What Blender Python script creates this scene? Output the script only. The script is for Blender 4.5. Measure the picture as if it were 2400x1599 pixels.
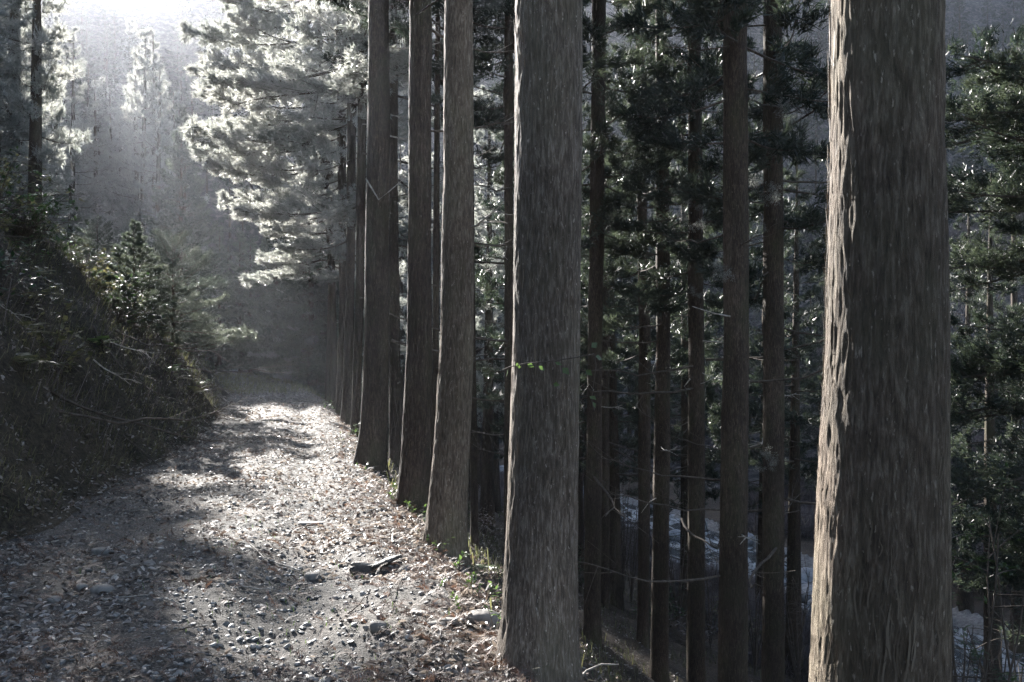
import bpy, math, random
import numpy as np
from mathutils import Vector, Matrix, Euler

for _o in list(bpy.data.objects): bpy.data.objects.remove(_o, do_unlink=True)
scene = bpy.context.scene
COL = scene.collection

# ------------------------------------------------------------------ camera, sky, sun, exposure
F = 2133.0; HY = 830.0; CAMZ = 1.6
cam_d = bpy.data.cameras.new('camera')
cam_d.sensor_width = 36; cam_d.lens = 32.0
cam_d.shift_y = 0.0125
cam_d.clip_start = 0.05; cam_d.clip_end = 3000
cam = bpy.data.objects.new('camera', cam_d); COL.objects.link(cam)
cam.location = (0, 0, CAMZ); cam.rotation_euler = (math.radians(90), 0, 0)
scene.camera = cam
cam_d.dof.use_dof = True; cam_d.dof.focus_distance = 6.5; cam_d.dof.aperture_fstop = 11

SUN_AZ = math.radians(-28.5)       # clockwise from +Y
SUN_EL = math.radians(22.5)
world = bpy.data.worlds.new('World'); scene.world = world; world.use_nodes = True
wn = world.node_tree; wn.nodes.clear()
wo = wn.nodes.new('ShaderNodeOutputWorld'); bg = wn.nodes.new('ShaderNodeBackground')
sky = wn.nodes.new('ShaderNodeTexSky'); sky.sky_type = 'NISHITA'; sky.sun_disc = False
sky.sun_elevation = SUN_EL; sky.sun_rotation = SUN_AZ
bg.inputs['Strength'].default_value = 0.045
wn.links.new(sky.outputs[0], bg.inputs[0]); wn.links.new(bg.outputs[0], wo.inputs[0])
sun_d = bpy.data.lights.new('sun', 'SUN'); sun_d.energy = 5.0; sun_d.angle = math.radians(0.5)
sun_d.color = (1.0, 0.965, 0.92)
sun = bpy.data.objects.new('sun', sun_d); COL.objects.link(sun)
SDIR = Vector((math.sin(SUN_AZ)*math.cos(SUN_EL), math.cos(SUN_AZ)*math.cos(SUN_EL), math.sin(SUN_EL)))
sun.rotation_euler = SDIR.to_track_quat('Z', 'Y').to_euler()
sun.location = SDIR*200
scene.view_settings.view_transform = 'Standard'; scene.view_settings.look = 'None'
scene.view_settings.exposure = 2.6; scene.view_settings.gamma = 1.0
scene.view_settings.use_curve_mapping = False
cy = scene.cycles
cy.use_denoising = True
try: cy.denoising_prefilter = 'NONE'
except Exception: pass
cy.max_bounces = 6; cy.diffuse_bounces = 3; cy.glossy_bounces = 2; cy.transmission_bounces = 4
cy.transparent_max_bounces = 4; cy.volume_bounces = 1
cy.use_adaptive_sampling = True; cy.adaptive_threshold = 0.02
cy.sample_clamp_indirect = 4.0

rng = np.random.default_rng(7)
random.seed(7)

# ------------------------------------------------------------------ helpers
def _hash(ix, iy, iz, seed):
    h = (ix*374761393 + iy*668265263 + iz*2147483647 + seed*974634777) & 0xffffffff
    h = ((h ^ (h >> 13))*1274126177) & 0xffffffff
    h = (h ^ (h >> 16))
    return (h & 0xffffff).astype(np.float64)/0xffffff
def vnoise(x, y, z=0.0, seed=0):
    x, y, z = np.broadcast_arrays(np.asarray(x, float), np.asarray(y, float), np.asarray(z, float))
    ix, iy, iz = np.floor(x).astype(np.int64), np.floor(y).astype(np.int64), np.floor(z).astype(np.int64)
    fx, fy, fz = x-ix, y-iy, z-iz
    fx = fx*fx*(3-2*fx); fy = fy*fy*(3-2*fy); fz = fz*fz*(3-2*fz)
    r = 0
    for a in (0, 1):
        for b in (0, 1):
            for c in (0, 1):
                r = r + _hash(ix+a, iy+b, iz+c, seed)*(fx if a else 1-fx)*(fy if b else 1-fy)*(fz if c else 1-fz)
    return r*2-1
def fbm(x, y, z=0.0, oct=4, seed=0):
    r = 0; a = 1.0; t = 0
    for k in range(oct):
        r = r + a*vnoise(np.asarray(x)*2**k, np.asarray(y)*2**k, np.asarray(z)*2**k, seed+k*17); t += a; a *= .5
    return r/t

def mesh_np(name, V, Fs, mats=(), midx=None, smooth=True, attr=None):
    """Fs: list of int arrays (m,k)"""
    me = bpy.data.meshes.new(name)
    V = np.ascontiguousarray(V, dtype=np.float32)
    if not isinstance(Fs, (list, tuple)): Fs = [Fs]
    Fs = [f for f in Fs if len(f)]
    loops = np.concatenate([f.ravel() for f in Fs]).astype(np.int32)
    tot = np.concatenate([np.full(len(f), f.shape[1], np.int32) for f in Fs])
    start = np.concatenate([[0], np.cumsum(tot)[:-1]]).astype(np.int32)
    me.vertices.add(len(V)); me.vertices.foreach_set('co', V.ravel())
    me.loops.add(len(loops)); me.loops.foreach_set('vertex_index', loops)
    me.polygons.add(len(tot)); me.polygons.foreach_set('loop_start', start); me.polygons.foreach_set('loop_total', tot)
    if midx is not None: me.polygons.foreach_set('material_index', np.asarray(midx, np.int32))
    me.polygons.foreach_set('use_smooth', np.full(len(tot), smooth, bool))
    for m in mats: me.materials.append(m)
    if attr is not None:
        for k, a in attr.items():
            at = me.attributes.new(k, 'FLOAT', 'POINT'); at.data.foreach_set('value', np.asarray(a, np.float32))
    me.update(calc_edges=True)
    return me

class MB:
    def __init__(s): s.V = []; s.T = []; s.Q = []; s.A = []; s.n = 0
    def add(s, V, tris=None, quads=None, a=0.5):
        V = np.asarray(V, float).reshape(-1, 3)
        s.V.append(V); s.A.append(np.full(len(V), a) if np.isscalar(a) else np.asarray(a))
        if tris is not None and len(tris): s.T.append(np.asarray(tris).reshape(-1, 3)+s.n)
        if quads is not None and len(quads): s.Q.append(np.asarray(quads).reshape(-1, 4)+s.n)
        s.n += len(V)
    def tube(s, P, R, n=5, a=0.5):
        P = np.asarray(P, float); R = np.broadcast_to(np.asarray(R, float), (len(P),))
        T = np.gradient(P, axis=0); T /= np.linalg.norm(T, axis=1, keepdims=True)+1e-9
        ref = np.array([0.31, 0.17, 0.93]) if abs(T[0, 2]) < .8 else np.array([1., .1, 0])
        N = np.cross(T, ref); N /= np.linalg.norm(N, axis=1, keepdims=True)+1e-9
        B = np.cross(T, N)
        th = np.arange(n)/n*2*math.pi
        V = P[:, None, :]+R[:, None, None]*(np.cos(th)[None, :, None]*N[:, None, :]+np.sin(th)[None, :, None]*B[:, None, :])
        m = len(P); i = np.arange(m-1)[:, None]*n; j = np.arange(n)[None, :]; j2 = (j+1) % n
        Q = np.stack([i+j, i+j2, i+n+j2, i+n+j], -1).reshape(-1, 4)
        s.add(V.reshape(-1, 3), quads=Q, a=a)
    def mesh(s, name, mats=(), smooth=True):
        Fs = []
        if s.T: Fs.append(np.concatenate(s.T))
        if s.Q: Fs.append(np.concatenate(s.Q))
        return mesh_np(name, np.concatenate(s.V), Fs, mats, None, smooth, {'rnd': np.concatenate(s.A)})

def link(name, me, parent=None, loc=(0, 0, 0), rot=(0, 0, 0), sc=1.0):
    o = bpy.data.objects.new(name, me); COL.objects.link(o)
    o.location = loc; o.rotation_euler = rot
    o.scale = (sc, sc, sc) if np.isscalar(sc) else sc
    if parent is not None: o.parent = parent
    return o
def tag(o, label=None, cat=None, group=None, kind=None):
    if label: o['label'] = label
    if cat: o['category'] = cat
    if group: o['group'] = group
    if kind: o['kind'] = kind
    return o
def thing(name, label, cat, loc=(0, 0, 0), rz=0, group=None, sc=1.0):
    return tag(link(name, None, None, loc, (0, 0, rz), sc), label, cat, group)

# ------------------------------------------------------------------ materials
def mat(name):
    m = bpy.data.materials.new(name); m.use_nodes = True; nt = m.node_tree; nt.nodes.clear()
    out = nt.nodes.new('ShaderNodeOutputMaterial')
    return m, nt, out
def N(nt, t, **k):
    n = nt.nodes.new(t)
    for a, v in k.items():
        if a in n.inputs.keys() if isinstance(a, str) else False: n.inputs[a].default_value = v
        else: setattr(n, a, v)
    return n
def ramp(nt, stops, interp='LINEAR'):
    r = nt.nodes.new('ShaderNodeValToRGB'); e = r.color_ramp.elements; r.color_ramp.interpolation = interp
    while len(e) < len(stops): e.new(0.5)
    for i, (p, c) in enumerate(stops):
        e[i].position = p; e[i].color = (*c, 1) if len(c) == 3 else c
    return r
def noise(nt, vec, scale, detail=5, rough=.6, dist=0.0):
    n = nt.nodes.new('ShaderNodeTexNoise'); n.inputs['Scale'].default_value = scale
    n.inputs['Detail'].default_value = detail; n.inputs['Roughness'].default_value = rough
    n.inputs['Distortion'].default_value = dist
    nt.links.new(vec, n.inputs['Vector']); return n
def objvec(nt, scale=(1, 1, 1)):
    t = nt.nodes.new('ShaderNodeTexCoord'); m = nt.nodes.new('ShaderNodeMapping')
    m.inputs['Scale'].default_value = scale; nt.links.new(t.outputs['Object'], m.inputs['Vector'])
    return m.outputs['Vector']
def mixc(nt, f, a, b, mode='MIX'):
    n = nt.nodes.new('ShaderNodeMix'); n.data_type = 'RGBA'; n.blend_type = mode
    for s, v in ((0, f), (6, a), (7, b)):
        if hasattr(v, 'is_output') or isinstance(v, bpy.types.NodeSocket): nt.links.new(v, n.inputs[s])
        else: n.inputs[s].default_value = v if s == 0 else (*v, 1)
    return n.outputs[2]
def bump(nt, h, strength, dist, prev=None):
    b = nt.nodes.new('ShaderNodeBump'); b.inputs['Strength'].default_value = strength; b.inputs['Distance'].default_value = dist
    nt.links.new(h, b.inputs['Height'])
    if prev: nt.links.new(prev, b.inputs['Normal'])
    return b.outputs[0]
def bsdf(nt, out, col, rough=.8, normal=None, spec=.3):
    p = nt.nodes.new('ShaderNodeBsdfPrincipled')
    if isinstance(col, bpy.types.NodeSocket): nt.links.new(col, p.inputs['Base Color'])
    else: p.inputs['Base Color'].default_value = (*col, 1)
    if isinstance(rough, bpy.types.NodeSocket): nt.links.new(rough, p.inputs['Roughness'])
    else: p.inputs['Roughness'].default_value = rough
    p.inputs['Specular IOR Level'].default_value = spec
    if normal: nt.links.new(normal, p.inputs['Normal'])
    nt.links.new(p.outputs[0], out.inputs['Surface'])
    return p

def bark_mat(name, dark, mid, lite, moss):
    m, nt, out = mat(name)
    v = objvec(nt, (1, 1, .15)); n1 = noise(nt, v, 75, 7, .72, .4)
    v2 = objvec(nt, (1, 1, .13)); n2 = noise(nt, v2, 22, 5, .6, .5)
    r1 = ramp(nt, [(.3, dark), (.5, mid), (.68, lite)]); nt.links.new(n1.outputs[0], r1.inputs[0])
    v3 = objvec(nt, (1, 1, .5)); n3 = noise(nt, v3, 3.2, 4, .6)
    r3 = ramp(nt, [(.45, (0, 0, 0)), (.7, (1, 1, 1))]); nt.links.new(n3.outputs[0], r3.inputs[0])
    c = mixc(nt, r3.outputs[0], r1.outputs[0], moss, 'MIX')
    c = mixc(nt, .55, r1.outputs[0], c)
    # pale lichen flecks
    n4 = noise(nt, objvec(nt, (1, 1, .34)), 80, 3, .6); r4 = ramp(nt, [(.64, (0, 0, 0)), (.70, (1, 1, 1))]); nt.links.new(n4.outputs[0], r4.inputs[0])
    c = mixc(nt, r4.outputs[0], c, (lite[0]*1.25, lite[1]*1.27, lite[2]*1.3))
    n5 = noise(nt, objvec(nt, (1, 1, .3)), 2.1, 3, .5); r5 = ramp(nt, [(.42, (.62, .58, .55)), (.62, (1.18, 1.1, 1.04))]); nt.links.new(n5.outputs[0], r5.inputs[0])
    c = mixc(nt, 1.0, c, r5.outputs[0], 'MULTIPLY')
    b = bump(nt, n2.outputs[0], .9, .02); b = bump(nt, n1.outputs[0], 1.0, .012, b)
    bsdf(nt, out, c, .85, b, .25)
    return m
M_BARK = bark_mat('cedar_bark', (.04, .031, .024), (.155, .125, .096), (.34, .30, .245), (.125, .125, .08))
M_BARK2 = bark_mat('cedar_bark_grey', (.04, .033, .027), (.165, .14, .115), (.40, .365, .32), (.15, .145, .105))
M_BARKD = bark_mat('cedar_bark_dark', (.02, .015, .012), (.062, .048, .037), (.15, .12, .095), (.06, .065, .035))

def leaf_mat(name, c1, c2, trans, tfac=.45, rough=.45, spec=.4):
    m, nt, out = mat(name)
    a = nt.nodes.new('ShaderNodeAttribute'); a.attribute_name = 'rnd'
    oi = nt.nodes.new('ShaderNodeObjectInfo')
    ad = nt.nodes.new('ShaderNodeMath'); ad.operation = 'ADD'; nt.links.new(a.outputs['Fac'], ad.inputs[0])
    mu = nt.nodes.new('ShaderNodeMath'); mu.operation = 'MULTIPLY_ADD'; nt.links.new(oi.outputs['Random'], mu.inputs[0])
    mu.inputs[1].default_value = .5; mu.inputs[2].default_value = -.25; nt.links.new(mu.outputs[0], ad.inputs[1]); ad.use_clamp = True
    r = ramp(nt, [(0, c1), (1, c2)]); nt.links.new(ad.outputs[0], r.inputs[0])
    p = nt.nodes.new('ShaderNodeBsdfPrincipled'); nt.links.new(r.outputs[0], p.inputs['Base Color'])
    p.inputs['Roughness'].default_value = rough; p.inputs['Specular IOR Level'].default_value = spec
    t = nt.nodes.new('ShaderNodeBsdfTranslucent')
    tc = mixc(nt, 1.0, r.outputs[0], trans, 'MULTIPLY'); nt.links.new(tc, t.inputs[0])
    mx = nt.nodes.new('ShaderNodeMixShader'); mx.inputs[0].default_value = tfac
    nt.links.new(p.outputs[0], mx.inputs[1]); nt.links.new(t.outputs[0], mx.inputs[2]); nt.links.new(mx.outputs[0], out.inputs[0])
    return m
M_NEEDLE = leaf_mat('cedar_needles_lit', (.06, .065, .058), (.13, .128, .12), (4.8, 4.8, 4.7), .6, .3, .9)  # bright copy: backlit glow is put into the needle colour
M_NEEDLE_D = leaf_mat('cedar_needles_shaded', (.014, .021, .018), (.05, .058, .044), (1.8, 1.9, 1.5), .4, .4, .5)  # dark copy: shade of the wood is put into the needle colour
M_NEEDLE_M = leaf_mat('cedar_needles_half_shaded', (.025, .035, .028), (.075, .08, .065), (2.6, 2.7, 2.3), .45, .4, .5)  # in-between copy for cedars in shade, the dimness put into the colour
M_LEAF_G = leaf_mat('fresh_leaf', (.05, .08, .03), (.10, .14, .05), (1.6, 1.8, 1.2), .4, .35, .5)
M_LEAF_D = leaf_mat('evergreen_leaf', (.02, .035, .02), (.05, .07, .035), (1.8, 2.4, 1.2), .3, .5, .3)
M_DRYLEAF = leaf_mat('dry_leaf', (.075, .058, .048), (.52, .495, .465), (1.3, 1.15, 1.0), .25, .42, .5)
M_BROWN = leaf_mat('brown_cedar_litter', (.085, .055, .04), (.28, .205, .165), (1.3, 1.0, .8), .2, .6, .3)
M_GRASS = leaf_mat('bank_grass', (.035, .045, .025), (.19, .17, .11), (1.7, 1.8, 1.2), .35, .5, .35)
M_STRAW = leaf_mat('straw_grass', (.20, .175, .16), (.42, .38, .36), (1.2, 1.1, 1.1), .3, .7, .2)
M_BRUSH = leaf_mat('bare_brush', (.08, .07, .07), (.27, .24, .235), (1.2, 1.1, 1.1), .3, .7, .2)

def simple(name, c1, c2, scale, rough=.85, bstr=.5, bdist=.02, spec=.25, stretch=(1, 1, 1)):
    m, nt, out = mat(name)
    n = noise(nt, objvec(nt, stretch), scale, 6, .65)
    r = ramp(nt, [(.35, c1), (.65, c2)]); nt.links.new(n.outputs[0], r.inputs[0])
    a = nt.nodes.new('ShaderNodeAttribute'); a.attribute_name = 'rnd'
    mr = nt.nodes.new('ShaderNodeMapRange'); mr.inputs[3].default_value = .6; mr.inputs[4].default_value = 1.4
    nt.links.new(a.outputs['Fac'], mr.inputs[0])
    c = mixc(nt, 1.0, r.outputs[0], mr.outputs[0], 'MULTIPLY')
    bsdf(nt, out, c, rough, bump(nt, n.outputs[0], bstr, bdist), spec)
    return m
M_WOOD = simple('twig_wood', (.05, .04, .032), (.13, .105, .085), 30, stretch=(1, 1, .3))
M_PALEWOOD = simple('pale_dead_wood', (.22, .19, .16), (.5, .46, .40), 25, .6)
M_DARKWOOD = simple('wet_dark_wood', (.035, .03, .026), (.15, .13, .11), 22, .6, .8, .03, .4, (1, 1, 1))
M_GRAVEL = simple('gravel', (.13, .125, .115), (.30, .285, .265), 30, .55, .5, .005, .4)
M_STONE = simple('path_stone', (.22, .20, .18), (.38, .355, .32), 18, .7, .4, .01, .3)
M_BOULDER = simple('river_boulder', (.33, .33, .34), (.64, .64, .65), 2.5, .7, .6, .08, .3)
M_CONC = simple('pale_concrete', (.55, .55, .55), (.72, .72, .71), 2, .7, .2, .02)
M_POST = simple('barrier_post', (.35, .36, .38), (.5, .5, .52), 3, .5, .1, .01)
M_ASPH = simple('asphalt', (.045, .045, .047), (.065, .065, .066), 8, .8, .3, .01)

def ground_mat(name, cols, s1, s2, bd):
    m, nt, out = mat(name)
    v = objvec(nt)
    n1 = noise(nt, v, s1, 8, .7); n2 = noise(nt, v, s2, 6, .7); n3 = noise(nt, v, s1*.12, 3, .5)
    r = ramp(nt, cols); nt.links.new(n2.outputs[0], r.inputs[0])
    r2 = ramp(nt, [(.3, (.6, .6, .6)), (.7, (1.3, 1.25, 1.2))]); nt.links.new(n1.outputs[0], r2.inputs[0])
    c = mixc(nt, 1.0, r.outputs[0], r2.outputs[0], 'MULTIPLY')
    r3 = ramp(nt, [(.35, (.75, .78, .8)), (.65, (1.15, 1.1, 1.05))]); nt.links.new(n3.outputs[0], r3.inputs[0])
    c = mixc(nt, 1.0, c, r3.outputs[0], 'MULTIPLY')
    b = bump(nt, n1.outputs[0], .8, bd*2); b = bump(nt, n2.outputs[0], .9, bd, b)
    bsdf(nt, out, c, .85, b, .25)
    return m
M_PATH = ground_mat('path_soil', [(.34, (.04, .037, .034)), (.5, (.10, .095, .088)), (.66, (.24, .23, .22))], 6, 60, .02)
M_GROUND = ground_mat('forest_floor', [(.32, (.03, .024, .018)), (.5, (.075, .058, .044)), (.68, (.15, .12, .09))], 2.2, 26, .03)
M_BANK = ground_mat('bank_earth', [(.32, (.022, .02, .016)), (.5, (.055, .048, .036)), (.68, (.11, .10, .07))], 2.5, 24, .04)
M_HILL = ground_mat('hillside_scrub', [(.36, (.02, .022, .024)), (.5, (.055, .054, .055)), (.64, (.17, .155, .15))], .09, .9, .9)
M_BED = ground_mat('river_bed', [(.3, (.10, .10, .10)), (.6, (.28, .28, .28))], 1.2, 6, .1)

# river water: clear shallow; pale streaks paint sky reflection along with white water
m, nt, out = mat('river_water')
v = objvec(nt, (1.6, .6, 1)); n1 = noise(nt, v, 1.6, 6, .7, .6); n2 = noise(nt, v, .7, 5, .75, 1.0)
r = ramp(nt, [(.475, (.03, .035, .035)), (.575, (.26, .28, .29)), (.72, (.62, .64, .66))]); nt.links.new(n2.outputs[0], r.inputs[0])
rr = ramp(nt, [(.46, (.08, .08, .08)), (.58, (.6, .6, .6))]); nt.links.new(n2.outputs[0], rr.inputs[0])
bsdf(nt, out, r.outputs[0], rr.outputs[0], bump(nt, n1.outputs[0], .7, .12), .6)
M_WATER = m

# ------------------------------------------------------------------ terrain
_ys = np.array([-60, -10, 0, 4.8, 7.8, 9.75, 13, 19, 23, 27, 31, 45, 62, 85, 120, 200])
_R = np.array([8, 2.2, .95, -.12, -.85, -1.3, -2.15, -3.55, -4.5, -5.5, -6.5, -10.6, -16.8, -27, -48, -110])
_L = np.array([-2, -2.9, -3.5, -3.9, -4.3, -4.55, -5.1, -6.4, -7.4, -8.5, -9.7, -14.2, -21, -32, -54, -118])
_yf = np.linspace(-60, 200, 2601)
def _sm(vals):
    f = np.interp(_yf, _ys, vals); k = np.hanning(41); k /= k.sum()
    return np.convolve(np.pad(f, 20, mode='edge'), k, 'valid')
_Rf, _Lf = _sm(_R), _sm(_L)
def Rx(y): return np.interp(y, _yf, _Rf)+.06*vnoise(np.asarray(y)*1.3, 0, 0, 301)+.03*vnoise(np.asarray(y)*4.1, 0, 0, 302)
def Lx(y): return np.interp(y, _yf, _Lf)+.2*vnoise(np.asarray(y)*.7, 0, 0, 303)+.1*vnoise(np.asarray(y)*2.3, 0, 0, 304)
_Cy = np.array([-80, -40, 5, 34, 58, 80, 95, 105, 120, 200]); _Cx = np.array([40, 30, 19, 12.5, 5.5, -6, -16, -30, -70, -260])
def Cx(y): return np.interp(y, _Cy, _Cx)
def softmin(a, b, k): return -k*np.logaddexp(-a/k, -b/k)
def roadf(x, y): return (x+60)*-.2425+(y-105)*.970
def roadz(x): return -.35+(x+14)*.0135
def path_local(x, y):
    L, R = Lx(y), Rx(y); return (x-L)/(R-L)
def micro(x, y):
    return .040*fbm(x*2.1, y*2.1, 0, 3, 5)+.016*fbm(x*13, y*13, 0, 2, 9)
def hgt(x, y):
    x = np.asarray(x, float); y = np.asarray(y, float)
    L, R, C = Lx(y), Rx(y), Cx(y)
    d = x-R; u = L-x
    s = np.clip((x-L)/(R-L), 0, 1)
    zp = -.055*np.exp(-((s-.27)/.09)**2)-.055*np.exp(-((s-.72)/.09)**2)+.03*np.cos((s-.5)*6)+micro(x, y)
    # slight lip of litter at the outer edge
    zp = zp+.07*np.exp(-((x-R+.25)/.3)**2)
    # right slope
    dd = np.maximum(d, 0)
    zr = -8.3*(1-np.exp(-dd*dd/(dd+.5)/7.0))+.22*fbm(x*.9, y*.9, 0, 4, 21)*np.clip(dd, 0, 1)+.04*fbm(x*5, y*5, 0, 2, 23)*np.clip(dd*2, 0, 1)
    e = x-(C+5)
    f = roadf(x, y)
    rz = roadz(x)
    t = np.clip(e, 0, None)/(np.clip(e, 0, None)+np.clip(-f-3, .01, None))
    far = -8.3+(rz+8.3)*np.clip(t, 0, 1)**1.25
    far = far+.62*softmin(np.maximum(0, x-21), 30+0*x, 3)*np.clip((x-21)/10, 0, 1)+.8*fbm(x*.12, y*.12, 0, 4, 31)*np.clip(e/6, 0, 1)*np.clip((-f-4)/6, 0, 1)
    z = np.where(d > 0, zr, zp)
    z = np.where(e > 0, far, z)
    rb = np.clip(1-np.abs(x-C)/5.0, 0, 1)
    inb = (np.abs(x-C) < 5.0) & (d > 0) & (f < -6)
    z = np.where(inb, np.minimum(z, -8.05-1.3*rb**.6+.28*fbm(x*.8, y*.8, 0, 3, 41)), z)
    # mountain behind the road
    hill = rz+.85*np.maximum(f-5.5, 0)+6*fbm(x*.02, y*.02, 0, 4, 51)*np.clip((f-8)/30, 0, 1)+1.0*fbm(x*.2, y*.2, 0, 3, 52)*np.clip((f-8)/10, 0, 1)
    z = np.where((f > -3) & (d > 1), np.maximum(np.where(e > 0, hill, z), hill), z)
    # left bank and hillside
    uu = np.maximum(u, 0)
    H = np.interp(y, [-10, 16, 22, 32, 45, 60, 90], [6.6, 7.4, 6.0, 3.6, 2.1, 1.6, 1.3])
    lump = .6*fbm(x*.7, y*.7, 0, 4, 61)*np.clip(uu*1.2, 0, 1)+.10*fbm(x*3.5, y*3.5, 0, 3, 62)*np.clip(uu*3, 0, 1)
    zl = H*(1-np.exp(-1.75*uu*uu/(uu+.35)/H))+.50*np.maximum(uu-4, 0)*np.clip((uu-3)/4, 0, 1)+lump+zp*np.clip(1-uu, 0, 1)+5*fbm(x*.02, y*.02, 0, 3, 63)*np.clip((uu-25)/30, 0, 1)
    zl = np.maximum(zl, (rz+.85*np.maximum(f-5.5, 0)+6*fbm(x*.02, y*.02, 0, 4, 51))*np.clip((y-125)/70, 0, 1))
    z = np.where(u > 0, zl, z)
    # ground beyond the far bend, between path and river, drops gently; cap the skyline
    r = np.hypot(x, y)+.01
    az = np.degrees(np.arctan2(x, y))
    cap = np.interp(az, [-180, -60, -36, -28, -22, -17, 0, 30, 90, 180], [19, 20.5, 19.7, 19.6, 20, 22, 24, 25, 22, 19])
    lim = CAMZ+r*np.tan(np.radians(cap+.4*vnoise(az*.15, 0, 0, 71)))
    return np.where(r > 30, softmin(z, lim, 1.5), z)

def build_ground():
    rings = np.concatenate([np.linspace(.3, 3, 30)[:-1], np.geomspace(3, 60, 300)[:-1], np.geomspace(60, 430, 110)])
    a1 = np.linspace(-42, 42, 560); a2 = np.linspace(42, 318, 150)[1:]
    az = np.radians(np.concatenate([a1, a2[:-1]])); na, nr = len(az), len(rings)
    X = rings[:, None]*np.sin(az)[None, :]; Y = rings[:, None]*np.cos(az)[None, :]
    Z = hgt(X, Y)
    s = path_local(X, Y); inp = np.clip(np.minimum(s, 1-s)*14, 0, 1)*(Y > -30)*(Y < 105)
    Z = Z-.16*inp
    V = np.stack([X, Y, Z], -1).reshape(-1, 3)
    i = np.arange(nr-1)[:, None]*na; j = np.arange(na)[None, :]; j2 = (j+1) % na
    Q = np.stack([i+j, i+na+j, i+na+j2, i+j2], -1).reshape(-1, 4)
    c = V[Q].mean(1); x, y = c[:, 0], c[:, 1]
    u = Lx(y)-x; d = x-Rx(y); f = roadf(x, y); r = np.hypot(x, y)
    bank = (u > 0) & (u < 7) & (y > -30) & (y < 100)
    bed = (d > 0) & (np.abs(x-Cx(y)) < 5.1) & (f < -5) & (y > -60)
    hill = ~bank & ~bed & (((f > 5) & (d > 0)) | ((u >= 7) & (r > 45)) | (r > 160) | ((x-Cx(y)-5 > 6) & (d > 0)))
    base = ~(bank | bed | hill)
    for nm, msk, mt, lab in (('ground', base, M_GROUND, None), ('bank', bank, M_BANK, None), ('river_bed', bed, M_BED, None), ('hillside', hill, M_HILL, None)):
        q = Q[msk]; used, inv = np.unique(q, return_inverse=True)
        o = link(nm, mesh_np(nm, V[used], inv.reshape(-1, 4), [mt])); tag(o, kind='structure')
build_ground()

def build_path():
    ys = np.concatenate([np.linspace(-8, 3, 60)[:-1], np.geomspace(3, 104, 760)]); ns = 110
    s = np.linspace(-.03, 1.03, ns)
    Y = np.repeat(ys[:, None], ns, 1); L, R = Lx(Y), Rx(Y); X = L+(R-L)*s[None, :]
    Z = hgt(X, Y)-.06*np.clip((np.abs(s-.5)-.49)/.04, 0, 1)[None, :]
    V = np.stack([X, Y, Z], -1).reshape(-1, 3)
    i = np.arange(len(ys)-1)[:, None]*ns; j = np.arange(ns-1)[None, :]
    Q = np.stack([i+j, i+j+1, i+ns+j+1, i+ns+j], -1).reshape(-1, 4)
    tag(link('path', mesh_np('path', V, Q, [M_PATH])), kind='structure')
build_path()

# river water sheet
yy = np.geomspace(6, 104, 90)-10; ww = np.linspace(-4.8, 4.8, 14)
Y = np.repeat(yy[:, None], 14, 1); X = Cx(Y)+ww[None, :]; Z = -8.55+.05*fbm(X, Y, 0, 2, 3)
i = np.arange(89)[:, None]*14; j = np.arange(13)[None, :]
tag(link('river', mesh_np('river', np.stack([X, Y, Z], -1).reshape(-1, 3), np.stack([i+j, i+j+1, i+15+j, i+14+j], -1).reshape(-1, 4), [M_WATER])), kind='structure')

# far road and its pale barrier
def road_pt(t, off=0.0):           # t metres along, off metres across (away from camera positive)
    dx, dy = .970, .2425
    return np.array([-60+dx*t-dy*off, 105+dy*t+dx*off])
mb = MB(); ts = np.linspace(20, 220, 60)
rows = []
for t in ts:
    a = road_pt(t, 0.3); b = road_pt(t, 5.2); rows += [[a[0], a[1], roadz(a[0])+.12], [b[0], b[1], roadz(a[0])+.16]]
q = [[2*k, 2*k+2, 2*k+3, 2*k+1] for k in range(len(ts)-1)]
tag(link('road', mesh_np('road', np.array(rows), np.array(q), [M_ASPH])), kind='structure')
bar = thing('roadside_barrier', 'long pale concrete barrier beside the road across the river', 'barrier', (0, 0, 0))
panel = None
for k in range(50):
    t = 22+k*4.0; a = road_pt(t, 0); zz = float(roadz(a[0]))
    if panel is None:
        w, h, d = 1.96, .42, .12
        pv = [(-w, -d, 0), (w, -d, 0), (w, d, 0), (-w, d, 0), (-w, -d*.6, h), (w, -d*.6, h), (w, d*.6, h), (-w, d*.6, h)]
        fq = [[0, 3, 2, 1], [4, 5, 6, 7], [0, 1, 5, 4], [1, 2, 6, 5], [2, 3, 7, 6], [3, 0, 4, 7]]
        panel = mesh_np('barrier_panel', np.array(pv), np.array(fq), [M_CONC], smooth=False)
        pv2 = np.array(pv)*[.05, .8, 2.1]; postm = mesh_np('barrier_post', pv2, np.array(fq), [M_POST], smooth=False)
    rz = math.atan2(.2425, .970)
    link('barrier_panel', panel, bar, (a[0], a[1], zz+.12), (0, 0, rz))
    a = road_pt(t+2, 0); link('post', postm, bar, (a[0], a[1], zz+.12), (0, 0, rz))

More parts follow.
